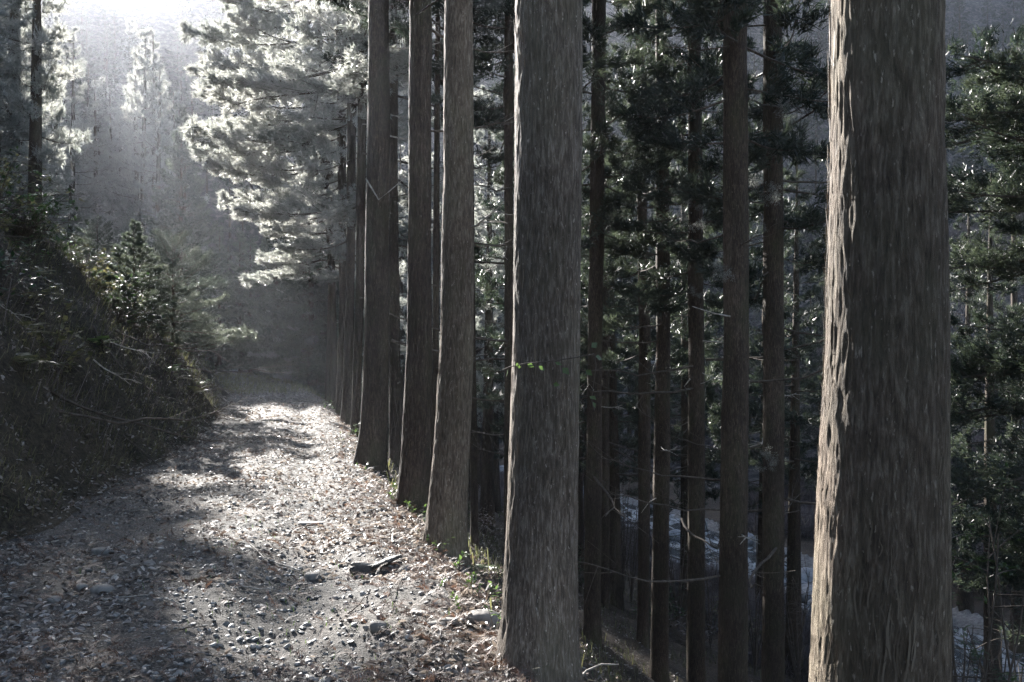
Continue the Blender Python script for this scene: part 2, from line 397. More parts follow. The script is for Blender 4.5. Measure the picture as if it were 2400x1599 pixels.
# ------------------------------------------------------------------ trunks
def px_world(px, py, Yd): return (px-1200)/F*Yd, CAMZ-(py-HY)/F*Yd
def trunk_mesh(name, rows, Yd, top, seg, dz, amp, mt, seed, flare=.35, lobes=4):
    """rows: (py, left px, right px), top to bottom. Returns mesh in coordinates local to (x0, Yd, z0)"""
    rows = sorted(rows)
    zc = np.array([CAMZ-(r[0]-HY)/F*Yd for r in rows])[::-1]
    xc = np.array([((r[1]+r[2])/2-1200)/F*Yd for r in rows])[::-1]
    rc = np.array([(r[2]-r[1])/2/F*Yd for r in rows])[::-1]
    x_low = xc[0]; z0 = float(hgt(x_low, Yd))
    if zc[0] > z0+.05:
        zc = np.concatenate([[z0-.1], zc]); xc = np.concatenate([[xc[0]-(xc[1]-xc[0])*.2], xc]); rc = np.concatenate([[rc[0]*1.08], rc])
    # extend upward
    slope = (xc[-1]-xc[-2])/max(zc[-1]-zc[-2], .1)
    zt = z0+top; r_end = .05
    zc = np.concatenate([zc, [(zc[-1]+zt)/2, zt]]); xc = np.concatenate([xc, [xc[-1]+slope*(zt-zc[-3])/2*.8, xc[-1]+slope*(zt-zc[-3])*.8]])
    rc = np.concatenate([rc, [rc[-1]*.68, r_end]])
    zb = min(z0, zc[0])-.45
    vis = CAMZ+HY/F*Yd+.4
    z = np.concatenate([np.arange(zb, min(vis, zt), dz), np.linspace(min(vis, zt-.5), zt, 24)[1:]])
    cx = np.interp(z, zc, xc); cr = np.interp(z, zc, rc)
    k = max(3, int(.3/dz)); ker = np.hanning(k+2)[1:-1]; ker /= ker.sum()
    sm = lambda a: np.convolve(np.pad(a, (k//2, k-1-k//2), mode='edge'), ker, 'valid')
    cx, cr = sm(cx), sm(cr)
    th = np.arange(seg)/seg*2*math.pi
    hh = (z-z0)[:, None]
    fl = np.exp(-np.clip(hh, -.3, None)/.22)
    lob = .55+.45*np.cos(lobes*th+seed*1.7)[None, :]+.25*np.cos((lobes-1)*th+seed)[None, :]
    R = cr[:, None]*(1+flare*fl*lob*.8)
    ux, uy = np.cos(th)[None, :], np.sin(th)[None, :]
    rr = cr.mean()
    Zg = z[:, None]+0*ux
    tw = .12*fbm(ux*2, uy*2, Zg*1.2, 2, seed+3)
    ax, ay = ux*rr, uy*rr
    rg = 1-np.abs(fbm((ax+tw*.1)*38, (ay+tw*.1)*38, Zg*5.5, 3, seed))*2.2      # ridges
    rg2 = fbm(ax*14, ay*14, Zg*2.2, 3, seed+11)
    rg3 = fbm(ax*5, ay*5, Zg*.6, 2, seed+19)
    R = R+amp*rg+amp*1.2*rg2+amp*(1.5 if Yd < 6 else 2.6)*rg3
    X = cx[:, None]+R*ux; Yv = R*uy+.02*fbm(Zg*.4, 0, 0, 2, seed+5)
    x0 = float(np.interp(z0, z, cx))
    V = np.stack([X-x0, Yv, Zg-z0], -1).reshape(-1, 3)
    m = len(z); i = np.arange(m-1)[:, None]*seg; j = np.arange(seg)[None, :]; j2 = (j+1) % seg
    Q = np.stack([i+j, i+j2, i+seg+j2, i+seg+j], -1).reshape(-1, 4)
    me = mesh_np(name, V, Q, [mt])
    prof = (z-z0, cx-x0, cr)
    return me, (x0, Yd, z0), prof

# ------------------------------------------------------------------ foliage
def blades(tp, td, M, bl, bw, spread, rg, jit=.04, tint=None):
    """tuft positions, directions -> triangle soup"""
    n = len(tp)
    P = np.repeat(tp, M, 0)+rg.normal(0, jit, (n*M, 3))
    D = np.repeat(td, M, 0)+rg.normal(0, spread, (n*M, 3)); D /= np.linalg.norm(D, axis=1, keepdims=True)+1e-9
    S = np.cross(D, rg.normal(0, 1, (n*M, 3))); S /= np.linalg.norm(S, axis=1, keepdims=True)+1e-9
    l = bl*rg.uniform(.55, 1.1, (n*M, 1)); w = bw*rg.uniform(.7, 1.2, (n*M, 1))
    V = np.stack([P-S*w/2, P+S*w/2, P+D*l], 1).reshape(-1, 3)
    t = np.repeat(rg.uniform(0, 1, n) if tint is None else tint, M)*.6+rg.uniform(0, .4, n*M)
    return V, np.repeat(t, 3)

def bough(L, ntuft, M, bl, bw, rg, droop=.12, wide=.42, sub=True, wood=True, spread=.5):
    """a cedar bough along +X. returns foliage verts, tints, wood MB"""
    ts = np.linspace(0, 1, 12)
    zc = L*(-droop*ts+droop*1.9*ts**2.2); yc = L*.05*np.sin(ts*5+rg.uniform(0, 6))
    main = np.stack([L*ts, yc, zc], 1)
    w = MB()
    if wood: w.tube(main, (.040-.034*ts)*L/4.0+.003, 4)
    nsub = max(5, int(5.5*L)); tp = []; td = []
    t0 = np.sort(rg.uniform(.18, .99, nsub))
    per = max(2, ntuft//nsub)
    for k, t in enumerate(t0):
        b = np.array([np.interp(t, ts, main[:, q]) for q in range(3)])
        sd = 1 if k % 2 else -1
        ang = rg.uniform(.45, 1.15)*sd; el = rg.uniform(-.25, .45)
        l = L*wide*(1.05-t*.75)*rg.uniform(.6, 1.15)
        d = np.array([math.cos(ang)*math.cos(el), math.sin(ang)*math.cos(el), math.sin(el)])
        qs = np.linspace(0, 1, 5)
        sp = b+np.outer(qs, d)*l+np.outer(qs**2, [0, 0, .18*l])
        if wood: w.tube(sp, np.linspace(.008, .003, 5)*L/4+.001, 3)
        q = rg.uniform(.15, 1.0, per)**.7
        pos = np.stack([np.interp(q, qs, sp[:, c]) for c in range(3)], 1)
        pos += rg.normal(0, .05+.035*l, (per, 3))*[1, 1, .9]
        dd = d*.7+np.array([.15, 0, .38])+rg.normal(0, .35, (per, 3))
        tp.append(pos); td.append(dd/np.linalg.norm(dd, axis=1, keepdims=True))
    tp = np.concatenate(tp); td = np.concatenate(td)
    V, a = blades(tp, td, M, bl, bw, spread, rg, .03)
    return V, a, w

def fol_mesh(name, V, a, w, mats):
    """foliage triangles + wood quads in one mesh with two materials"""
    n = len(V); T = np.arange(n).reshape(-1, 3)
    Vs = [V]; Fs = [T]; A = [a]; mi = [np.zeros(len(T), int)]
    if w is not None and w.V:
        Vs.append(np.concatenate(w.V)); A.append(np.concatenate(w.A)); Q = np.concatenate(w.Q)+n; Fs.append(Q); mi.append(np.ones(len(Q), int))
    return mesh_np(name, np.concatenate(Vs), Fs, mats, np.concatenate(mi), False, {'rnd': np.concatenate(A)})

def crown(name, H, rad, nb, ntuft, M, bl, bw, seed, mats, wood=True, profile=None, bare=.0):
    rg = np.random.default_rng(seed)
    protos = [bough(1.0*rad, ntuft, M, bl, bw, rg, rg.uniform(.05, .2), .45, wood=wood) for _ in range(4)]
    Vs = []; As = []; W = MB()
    for k in range(nb):
        t = (k+rg.uniform(0, 1))/nb
        r = (profile(t) if profile else (1-t)**.75*(.55+.45*min(1, t*5)))*rg.uniform(.72, 1.12)
        r = max(r, .12)
        az = k*2.39996+rg.uniform(-.4, .4); el = -.22+.75*t+rg.uniform(-.12, .12)
        V, a, w = protos[k % 4]
        Mx = np.array((Matrix.Rotation(az, 3, 'Z') @ Matrix.Rotation(-el, 3, 'Y') @ Matrix.Rotation(rg.uniform(-.5, .5), 3, 'X')))
        off = np.array([0, 0, t*H*.97])
        # scale position of blades but not their size: move tuft triangles rigidly
        tri = V.reshape(-1, 3, 3); c = tri[:, :1]
        keep = rg.uniform(0, 1, len(tri)) < min(1, .35+.65*r)
        tri = (c*r+(tri-c)*max(.75, min(1, r+.3)))[keep]
        Vs.append((tri.reshape(-1, 3) @ Mx.T)+off); As.append(np.clip(a.reshape(-1, 3)[keep].ravel()+rg.uniform(-.2, .2), 0, 1))
        if wood and w.V:
            for v_, q_ in zip(w.V[:14], w.Q[:14]):
                W.V.append((v_*r) @ Mx.T+off); W.A.append(np.full(len(v_), .5)); W.Q.append(q_-q_.min()+W.n); W.n += len(v_)
    return fol_mesh(name, np.concatenate(Vs), np.concatenate(As), W if wood else None, mats)

def stem_mesh(name, H, r, seed, n=7):
    w = MB(); z = np.linspace(-.4, H, 9); rg = np.random.default_rng(seed)
    P = np.stack([.012*H*np.sin(z/H*3+seed)*.5, .01*H*np.cos(z/H*2+seed)*.5, z], 1); P -= [P[0, 0], P[0, 1], 0]
    w.tube(P, r*(1-np.clip(z/H, 0, 1)*.9)*(1+.35*np.exp(-np.clip(z, 0, None)/.3)), n)
    return w.mesh(name, [M_BARKD])

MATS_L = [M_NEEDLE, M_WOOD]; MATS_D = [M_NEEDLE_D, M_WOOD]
print('crowns')
# crowns: canonical height 10 m, radius 2.6 m
CR_ROW = [crown('cedar_crown', 10, 2.5, 46, 150, 7, .17, .026, 100+k, MATS_L) for k in range(2)]
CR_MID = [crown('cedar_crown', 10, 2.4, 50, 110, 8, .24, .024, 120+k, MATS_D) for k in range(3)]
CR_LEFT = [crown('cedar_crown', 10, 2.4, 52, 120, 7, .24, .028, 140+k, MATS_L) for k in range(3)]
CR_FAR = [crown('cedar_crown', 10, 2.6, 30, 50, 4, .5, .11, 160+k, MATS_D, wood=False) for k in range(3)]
CR_BEND = [crown('cedar_crown', 10, 2.6, 60, 120, 7, .30, .045, 195+k, [M_NEEDLE_M, M_WOOD]) for k in range(2)]
CR_TALL = [crown('cedar_crown', 30, 4.2, 110, 190, 5, .5, .09, 180+k, MATS_L, wood=False) for k in range(2)]
ST = [stem_mesh('cedar_trunk', 10, .17, k) for k in range(3)]

# dead branch meshes
def dead_branch(seed, L):
    rg = np.random.default_rng(seed); w = MB()
    t = np.linspace(0, 1, 9); P = np.stack([L*t, .1*L*np.sin(t*3+seed), L*(-.18*t+.26*t**2)+.02*L*rg.normal(0, 1, 9)*t], 1)
    w.tube(P, .014*(1-.8*t)*(L/1.5)**.5+.0015, 5)
    for k in range(rg.integers(3, 8)):
        q = rg.uniform(.2, .95); b = np.array([np.interp(q, t, P[:, c]) for c in range(3)])
        d = np.array([rg.uniform(.3, 1), rg.uniform(-1, 1), rg.uniform(-.4, .5)]); d /= np.linalg.norm(d); l = L*rg.uniform(.12, .4)
        s = np.linspace(0, 1, 5); SP = b+np.outer(s, d)*l+np.outer(s**2, [0, 0, rg.uniform(-.15, .2)*l])
        w.tube(SP, .005*(1-.7*s)+.001, 3)
    return w
DEAD = [dead_branch(k, 1.7).mesh('dead_branch', [M_WOOD]) for k in range(6)]
DEADP = [dead_branch(k+20, .6).mesh('dead_branch', [M_PALEWOOD]) for k in range(4)]

def place_dead(root, prof, n, zlo, zhi, rg, pale=.25, sc=(.6, 1.3), azr=None):
    z, cx, cr = prof
    for k in range(n):
        h = rg.uniform(zlo, zhi); x = float(np.interp(h, z, cx)); r = float(np.interp(h, z, cr))
        az = rg.uniform(0, 2*math.pi) if azr is None else rg.uniform(*azr)
        me = DEADP[rg.integers(4)] if rg.uniform() < pale else DEAD[rg.integers(6)]
        s = rg.uniform(*sc)
        link('dead_branch', me, root, (x+.85*r*math.cos(az), .85*r*math.sin(az), h), (0, rg.uniform(-.25, .2), az), s)

# ---- the named trunks (pixel rows are read off the photograph, the depth places them)
TR = [
 # name, depth, rows, top, seg, dz, amp, mat, crown_base, crown scale, label, cat, n dead
 ('big', 2.75, [(0, 1953, 2190), (400, 1950, 2196), (800, 1943, 2206), (1200, 1922, 2211), (1599, 1911, 2216)], 19, 300, .012, .0055, M_BARK, 7.5, 1.05,
  'thickest brown cedar trunk with a sunlit shaggy left edge, nearest of all', 1),
 ('second', 4.8, [(0, 1209, 1361), (400, 1208, 1361), (800, 1203, 1357), (1200, 1190, 1355), (1450, 1176, 1353), (1560, 1160, 1352)], 18, 220, .014, .005, M_BARK2, 7.5, .95,
  'second thickest cedar trunk, grey brown fibrous bark, vine leaves across its middle', 0),
 ('third', 7.8, [(0, 1043, 1106), (400, 1040, 1108), (800, 1032, 1108), (1050, 1018, 1100), (1250, 998, 1093), (1310, 990, 1092)], 18, 130, .025, .006, M_BARK, 7.5, .95,
  'cedar trunk at the path edge with a fern and leafy seedlings at its foot', 5),
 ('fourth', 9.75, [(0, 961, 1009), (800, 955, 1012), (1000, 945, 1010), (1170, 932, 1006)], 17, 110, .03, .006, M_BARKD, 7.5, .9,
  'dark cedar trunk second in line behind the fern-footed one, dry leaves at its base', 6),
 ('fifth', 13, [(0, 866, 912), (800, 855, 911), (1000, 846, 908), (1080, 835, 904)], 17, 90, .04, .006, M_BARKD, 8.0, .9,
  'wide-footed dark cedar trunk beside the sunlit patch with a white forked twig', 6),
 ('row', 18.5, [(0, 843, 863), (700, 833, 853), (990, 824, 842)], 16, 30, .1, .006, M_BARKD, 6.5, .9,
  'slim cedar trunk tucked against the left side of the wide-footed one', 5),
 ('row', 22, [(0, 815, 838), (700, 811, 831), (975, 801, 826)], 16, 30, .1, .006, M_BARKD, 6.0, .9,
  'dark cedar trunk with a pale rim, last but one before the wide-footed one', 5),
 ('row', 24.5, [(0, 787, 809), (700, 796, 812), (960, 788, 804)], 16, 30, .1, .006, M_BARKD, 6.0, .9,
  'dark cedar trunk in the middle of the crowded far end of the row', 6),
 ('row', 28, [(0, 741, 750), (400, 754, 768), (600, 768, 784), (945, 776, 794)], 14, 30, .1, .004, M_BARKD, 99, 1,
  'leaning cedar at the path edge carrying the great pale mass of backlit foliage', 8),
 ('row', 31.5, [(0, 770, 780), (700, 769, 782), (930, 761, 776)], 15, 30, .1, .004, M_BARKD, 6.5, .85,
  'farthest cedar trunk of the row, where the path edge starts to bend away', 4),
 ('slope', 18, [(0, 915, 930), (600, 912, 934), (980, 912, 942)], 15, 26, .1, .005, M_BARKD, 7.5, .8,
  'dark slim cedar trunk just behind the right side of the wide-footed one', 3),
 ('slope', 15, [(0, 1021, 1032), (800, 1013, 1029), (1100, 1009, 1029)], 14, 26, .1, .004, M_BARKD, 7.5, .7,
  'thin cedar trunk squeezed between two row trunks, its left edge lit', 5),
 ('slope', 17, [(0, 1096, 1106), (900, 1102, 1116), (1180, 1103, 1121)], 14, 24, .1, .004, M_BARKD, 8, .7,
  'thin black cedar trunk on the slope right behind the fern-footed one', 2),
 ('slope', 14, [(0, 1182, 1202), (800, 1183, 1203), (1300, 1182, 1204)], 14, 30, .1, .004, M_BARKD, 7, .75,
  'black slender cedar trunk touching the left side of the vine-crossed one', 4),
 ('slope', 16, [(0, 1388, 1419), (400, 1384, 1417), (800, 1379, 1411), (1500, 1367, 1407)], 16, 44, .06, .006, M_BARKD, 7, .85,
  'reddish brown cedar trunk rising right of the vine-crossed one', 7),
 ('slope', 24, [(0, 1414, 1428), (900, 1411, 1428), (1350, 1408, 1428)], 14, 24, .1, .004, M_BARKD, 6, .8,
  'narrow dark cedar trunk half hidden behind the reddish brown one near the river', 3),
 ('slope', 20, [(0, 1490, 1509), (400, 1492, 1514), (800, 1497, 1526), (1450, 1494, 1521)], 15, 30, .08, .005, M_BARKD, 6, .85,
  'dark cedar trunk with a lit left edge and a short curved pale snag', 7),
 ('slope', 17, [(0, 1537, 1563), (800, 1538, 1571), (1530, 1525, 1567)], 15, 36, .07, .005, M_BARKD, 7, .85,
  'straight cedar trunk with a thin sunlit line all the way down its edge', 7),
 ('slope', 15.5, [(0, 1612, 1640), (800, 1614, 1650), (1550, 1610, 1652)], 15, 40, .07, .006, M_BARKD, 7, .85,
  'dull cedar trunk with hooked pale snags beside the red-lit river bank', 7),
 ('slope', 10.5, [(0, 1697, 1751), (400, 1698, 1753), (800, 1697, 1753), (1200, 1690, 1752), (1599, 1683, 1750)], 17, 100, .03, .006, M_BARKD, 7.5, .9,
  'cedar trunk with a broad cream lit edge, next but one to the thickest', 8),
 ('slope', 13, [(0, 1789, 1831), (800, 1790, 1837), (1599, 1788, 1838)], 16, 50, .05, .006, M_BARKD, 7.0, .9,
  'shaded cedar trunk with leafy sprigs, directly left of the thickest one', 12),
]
TR[18] = TR[18][:10]+('dull cedar trunk with hooked pale snags, midway along the slope',)+TR[18][11:]
PROF = {}
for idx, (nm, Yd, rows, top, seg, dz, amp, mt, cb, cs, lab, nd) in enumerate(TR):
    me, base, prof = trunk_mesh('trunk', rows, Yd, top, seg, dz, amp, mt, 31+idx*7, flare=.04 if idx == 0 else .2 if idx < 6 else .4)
    root = thing('cedar_tree', lab, 'tree', base, 0, 'cedars beside the path and down the slope')
    link('trunk', me, root)
    PROF[idx] = (root, prof, base)
    rg = np.random.default_rng(500+idx)
    topx = float(np.interp(top, prof[0], prof[1]))
    if cb < 50:
        hc = top-cb+1.0
        c = link('crown', CR_ROW[idx % 2] if idx < 10 else CR_MID[idx % 3], root, (topx*.7, 0, cb), (0, 0, rg.uniform(0, 6)), (cs, cs, hc/10))
    zv = CAMZ+HY/F*Yd-base[2]
    place_dead(root, prof, nd, max(1.2, zv*.25), min(zv+.5, top*.6), rg, .3, (.5, 1.1) if Yd < 12 else (.8, 1.6),
               azr=(-.9, .9) if idx == 0 else ((-1.3, 1.7) if idx < 11 else None))

# hero cedar foliage (tree index 8): boughs as parts, hung toward the path
root8, prof8, base8 = PROF[8]
rg = np.random.default_rng(88)
BH = []
for k in range(4):
    V, a, w = bough(4.6, 560, 9, .20, .030, rg, rg.uniform(.02, .10), .40, spread=.42)
    BH.append(fol_mesh('bough', V, a, w, MATS_L))
HB = []   # azimuth, height (above base), elevation, scale
for h, L in [(4.6, .60), (5.0, .45), (5.6, .5), (6.2, .60), (6.8, .66), (7.4, .72), (8.0, .82), (8.6, .96), (9.2, 1.0), (9.9, .95), (10.6, .9), (11.3, .88), (12.1, .85), (12.9, .7), (13.5, .5)]:
    if not L: continue
    for az, s in ((math.pi+rg.uniform(-.35, .1), 1.0), (math.pi-rg.uniform(.35, .8), .85), (math.pi+rg.uniform(.45, .95), .85), (rg.uniform(-1.2, -.2), .6), (rg.uniform(.3, 1.4), .6)):
        HB.append((az, h+rg.uniform(-.25, .25), -.12+rg.uniform(-.1, .08), L*s*rg.uniform(.88, 1.05)))
for k, (az, h, el, s) in enumerate(HB):
    x = float(np.interp(h, prof8[0], prof8[1]))
    link('bough', BH[k % 4], root8, (x, 0, h), (rg.uniform(-.25, .25), -el, az), s)

# extra low boughs on the far row trees so the mass carries on behind the trunks
for idx in (5, 6, 7, 9, 4):
    r_, p_, b_ = PROF[idx]
    for k in range(9):
        h = rg.uniform(3.8 if idx != 4 else 5.5, 9); az = rg.uniform(.2, 2.9)
        link('bough', BH[k % 4], r_, (float(np.interp(h, p_[0], p_[1])), 0, h), (rg.uniform(-.3, .3), .1, az), rg.uniform(.5, .8))

# ------------------------------------------------------------------ background trees
def bg_tree(x, y, H, cb, cm, cs, label, group, seed, zoff=0, name='cedar_tree', cat='tree', rsc=1.0):
    z = float(hgt(x, y))+zoff; rg = np.random.default_rng(seed)
    r = thing(name, label, cat, (x, y, z), 0, group)
    link('trunk', ST[seed % 3], r, (0, 0, 0), (0, 0, rg.uniform(0, 6)), (H/10*rsc, H/10*rsc, H/10))
    link('crown', cm, r, (0, 0, cb), (0, 0, rg.uniform(0, 6)), (cs*rg.uniform(.9, 1.1), cs*rg.uniform(.9, 1.1), (H-cb)/9.8))
    return r
rg = np.random.default_rng(2024)
# left hillside cedars (backlit, hazy)
left = [(-.565, 42), (-.61, 36), (-.548, 47), (-.575, 51), (-.39, 68), (-.56, 58), (-.395, 74), (-.405, 72), (-.485, 74), (-.56, 65), (-.415, 80), (-.455, 86), (-.50, 84), (-.54, 78), (-.60, 58), (-.58, 40), (-.62, 45), (-.475, 96), (-.43, 94), (-.525, 100), (-.4, 98), (-.505, 92), (-.47, 106), (-.54, 88), (-.575, 71), (-.445, 104), (-.415, 112), (-.49, 118), (-.41, 77), (-.44, 86), (-.545, 56), (-.525, 40), (-.385, 88), (-.37, 79)]
for k, (s, y) in enumerate(left):
    x = s*y; g0 = float(hgt(x, y)); top = (y-17)*.465+1.5
    if x < 1.2-.51*y: top = 99
    Hk = min(rg.uniform(15, 20) if y < 60 else rg.uniform(22, 29), max(8, top-g0))
    if s == -.39: Hk = 22
    if s in (-.548, -.545, -.525): Hk = 27 if y > 41 else 21  # these cedars are placed and heightened to cast shade on the near path
    if s == -.39: lab = 'bright-edged cedar at the right end of the left hillside stand'
    else: lab = 'tall hazy backlit cedar standing in the wood above the left bank'
    bg_tree(x, y, Hk, rg.uniform(3.2, 4.8) if s != -.39 else 1.0, CR_LEFT[k % 3], (1.1 if y < 60 else 1.75) if s != -.39 else 1.6, lab, 'cedars above the left bank', 300+k)
for k, (s, y) in enumerate([(-.565, 98), (-.535, 108), (-.505, 104), (-.48, 112), (-.455, 103), (-.43, 110), (-.405, 116), (-.52, 122), (-.47, 126), (-.44, 124), (-.59, 112), (-.495, 132), (-.55, 128), (-.418, 130), (-.455, 138)]):
    x = s*y; g0 = float(hgt(x, y)); Hk = np.clip((y-14)*.45-g0, 14, 36)*rg.uniform(.86, 1.0)
    r = thing('cedar_tree', 'very tall cedar dissolving in the glare above the far end of the left bank', 'tree', (x, y, g0), 0, 'glare-lit cedars at the far left')
    link('trunk', ST[k % 3], r, (0, 0, 0), (0, 0, k), (Hk/10, Hk/10, Hk/10)); link('crown', CR_TALL[k % 2], r, (0, 0, Hk*.12), (0, 0, k*1.1), (Hk/27, Hk/27, Hk*.88/29.5))
# dark wood beyond the bend of the path
for k in range(62):
    y = rg.uniform(50, 118); s = rg.uniform(-.38, -.10); x = s*y
    if Lx(y)-1.0 < x < Rx(y)+1.0: x = Rx(y)+rg.uniform(1.5, 6)
    bg_tree(x, y, min(rg.uniform(13, 20), 99 if s > -.33 else max(8, (y-20)*.42)), rg.uniform(.5, 3), CR_BEND[k % 2] if y < 95 else CR_FAR[k % 3], 1.3, 'dark cedar in the shaded wood beyond the bend of the path', 'cedars beyond the bend', 400+k)
# between the row and the river
for px, y, H in ((1140, 31, 15), (1095, 38, 15), (985, 36, 14), (935, 42, 15), (1160, 44, 16), (1030, 50, 15)):
    globals().setdefault('_pl', []).append(((px-1200)/F*y, y)); bg_tree((px-1200)/F*y, y, H, 4.2, CR_ROW[px % 2], 1.05, 'backlit cedar glimpsed between the row trunks, pale foliage on its sunny side', 'backlit cedars behind the row', 480+px)
cnt = 0
for k in range(400):
    y = rg.uniform(22, 62); s = rg.uniform(-.10, .42); x = s*y
    if x < Rx(y)+4 or x > Cx(y)-5.5: continue
    if any(abs(x-p[0]) < 2.2 and abs(y-p[1]) < 3.0 for p in globals().setdefault('_pl', [])): continue
    _pl.append((x, y)); cnt += 1
    if cnt > 34: break
    bg_tree(x, y, rg.uniform(12, 17), rg.uniform(3.0, 5.0), CR_MID[k % 3], rg.uniform(.85, 1.1), 'dark cedar on the lower slope between the row and the river', 'cedars near the river', 500+k)
    if y < 48:
        for q in range(9): link('dead_branch', DEAD[(q+k) % 6], COL.objects[-1].parent, (0, 0, rg.uniform(3, 9)), (0, rg.uniform(-.2, .2), rg.uniform(0, 6.28)), rg.uniform(.8, 1.7))
# across the river
cnt = 0
for k in range(900):
    y = rg.uniform(30, 110); s = rg.uniform(-.10, .66); x = s*y
    if x < Cx(y)+8 or roadf(x, y) > -4: continue
    if s > .42 and y < 85: continue
    if any(math.hypot(x-p[0], y-p[1]) < 4.5 for p in _pl): continue
    _pl.append((x, y)); cnt += 1
    if cnt > 34: break
    bg_tree(x, y, rg.uniform(9, 15), rg.uniform(1.5, 4), CR_MID[k % 3] if y < 70 else CR_FAR[k % 3], rg.uniform(.9, 1.2), 'dark conifer standing on the far side of the river', 'conifers across the river', 700+k)
# mountain side
cnt = 0
for k in range(3000):
    y = 95+rg.uniform(0, 1)**1.6*220; s = rg.uniform(-.62, .66)*(1 if k % 3 else 0)+(rg.uniform(.25, .66) if k % 3 == 0 else 0); x = s*y
    if roadf(x, y) < 9 and x > Rx(min(y, 200)): continue
    if vnoise(x*.02, y*.02, 0, 91) < -.25: continue
    if -.75 < s < -.3 and (float(hgt(x, y))+15-CAMZ)/math.hypot(x, y) > (.37 if -.58 < s < -.42 else .392): continue
    if any(math.hypot(x-p[0], y-p[1]) < 5.5 for p in _pl): continue
    _pl.append((x, y)); cnt += 1
    if cnt > 220: break
    bg_tree(x, y, rg.uniform(10, 17), rg.uniform(.5, 2), CR_FAR[k % 3], rg.uniform(1.2, 1.8), 'distant conifer on the hazy mountainside beyond the valley', 'conifers on the mountainside', 900+k, name='distant_conifer')

cnt = 0
for k in range(900):
    y = rg.uniform(140, 215); s = rg.uniform(-.6, -.28); x = s*y
    if (float(hgt(x, y))+11-CAMZ)/math.hypot(x, y) > (.37 if -.58 < s < -.42 else .392) or any(math.hypot(x-p[0], y-p[1]) < 4 for p in _pl): continue
    _pl.append((x, y)); cnt += 1
    if cnt > 60: break
    bg_tree(x, y, rg.uniform(8, 13), rg.uniform(.3, 1), CR_FAR[k % 3], rg.uniform(1.0, 1.5), 'distant conifer on the hazy mountainside beyond the valley', 'conifers on the mountainside', 1900+k, name='distant_conifer')
# bare brush mounds on the far bank and mountainside
def brush_mesh(seed):
    rg = np.random.default_rng(seed); n = 1500
    th = rg.uniform(0, 6.283, n); r = rg.uniform(0, 1, n)**.5
    tp = np.stack([r*np.cos(th), r*np.sin(th), rg.uniform(0, .75, n)*(1-r*.5)], 1)
    td = np.stack([.5*tp[:, 0], .5*tp[:, 1], np.full(n, 1.0)], 1)
    V, a = blades(tp, td, 3, .35, .018, .3, rg, .02)
    return mesh_np('brush', V, np.arange(len(V)).reshape(-1, 3), [M_BRUSH], None, False, {'rnd': a})
BR = [brush_mesh(k) for k in range(3)]
for k in range(90):
    y = rg.uniform(28, 150); s = rg.uniform(-.05, .62); x = s*y
    if x < Cx(min(y, 100))+7.5 or -7 < roadf(x, y) < 9: continue
    sc = rg.uniform(1.2, 2.6)*(1+y/150)
    o = link('brush', BR[k % 3], None, (x, y, float(hgt(x, y))-.1), (0, 0, rg.uniform(0, 6)), (sc, sc, sc*.9))
    tag(o, 'bare grey thicket of thin twigs on the slope across the river', 'thicket', 'bare thickets across the river')

for k in range(70):
    y = rg.uniform(15, 60); x = Cx(y)-rg.uniform(4.5, 9.5)
    if x/y > .66 or x < Rx(y)+3: continue
    sc = rg.uniform(.8, 1.8)
    tag(link('brush', BR[k % 3], None, (x, y, float(hgt(x, y))-.1), (0, 0, rg.uniform(0, 6)), (sc, sc, sc)), 'pale leafless thicket at the water edge below the path', 'thicket', 'pale thickets on the near river bank')

# ------------------------------------------------------------------ litter on the path and bank
print('litter')
def scatter_cam(n, y0, y1, smin, smax, rg, power=1.6):
    """points in path coordinates, denser near the camera"""
    u = rg.uniform(0, 1, n); p = 1-power
    y = (y0**p+u*(y1**p-y0**p))**(1/p)
    s = rg.uniform(smin, smax, n)
    return Lx(y)+(Rx(y)-Lx(y))*s, y, s
def rot_frames(n, rg, tilt):
    az = rg.uniform(0, 6.283, n); tx = rg.normal(0, tilt, n); ty = rg.normal(0, tilt, n)
    ca, sa = np.cos(az), np.sin(az)
    X = np.stack([ca, sa, tx], 1); X /= np.linalg.norm(X, axis=1, keepdims=True)
    Z = np.stack([-tx, -ty, np.ones(n)], 1)
    Yv = np.cross(Z, X); Yv /= np.linalg.norm(Yv, axis=1, keepdims=True); Z = np.cross(X, Yv)
    return X, Yv, Z
LEAFV = np.array([[-.5, 0, 0], [-.15, .24, .10], [-.15, -.24, .10], [.25, .2, .12], [.25, -.2, .12], [.55, 0, .02], [0, 0, -.02]])
LEAFT = np.array([[0, 6, 1], [0, 2, 6], [6, 3, 1], [6, 2, 4], [6, 5, 3], [6, 4, 5]])
def leaf_cloud(name, x, y, z, size, rg, mt, tilt=.35, base=LEAFV, tri=LEAFT, tint=None):
    n = len(x); X, Yv, Z = rot_frames(n, rg, tilt)
    curl = rg.uniform(.3, 2.2, n)
    b = base[None]*np.stack([size, size*rg.uniform(.6, 1.1, n), size*curl], 1)[:, None, :]
    V = b[..., :1]*X[:, None]+b[..., 1:2]*Yv[:, None]+b[..., 2:]*Z[:, None]+np.stack([x, y, z], 1)[:, None]
    T = (tri[None]+np.arange(n)[:, None, None]*len(base)).reshape(-1, 3)
    a = np.repeat(rg.uniform(0, 1, n)**1.4 if tint is None else tint, len(base))
    return mesh_np(name, V.reshape(-1, 3), T, [mt], None, False, {'rnd': a})
rg = np.random.default_rng(55)
x, y, s = scatter_cam(60000, 2.6, 70, -.12, 1.12, rg, 1.5)
keep = (fbm(x*.7, y*.7, 0, 2, 77)*.8+.6-.3*np.exp(-((s-.72)/.18)**2)*(y < 12)) > rg.uniform(0, 1, len(x))
x, y = x[keep], y[keep]
size = (.018+.055*rg.uniform(0, 1, len(x))**1.5)*np.clip(y/14, 1, 2.2)**.7
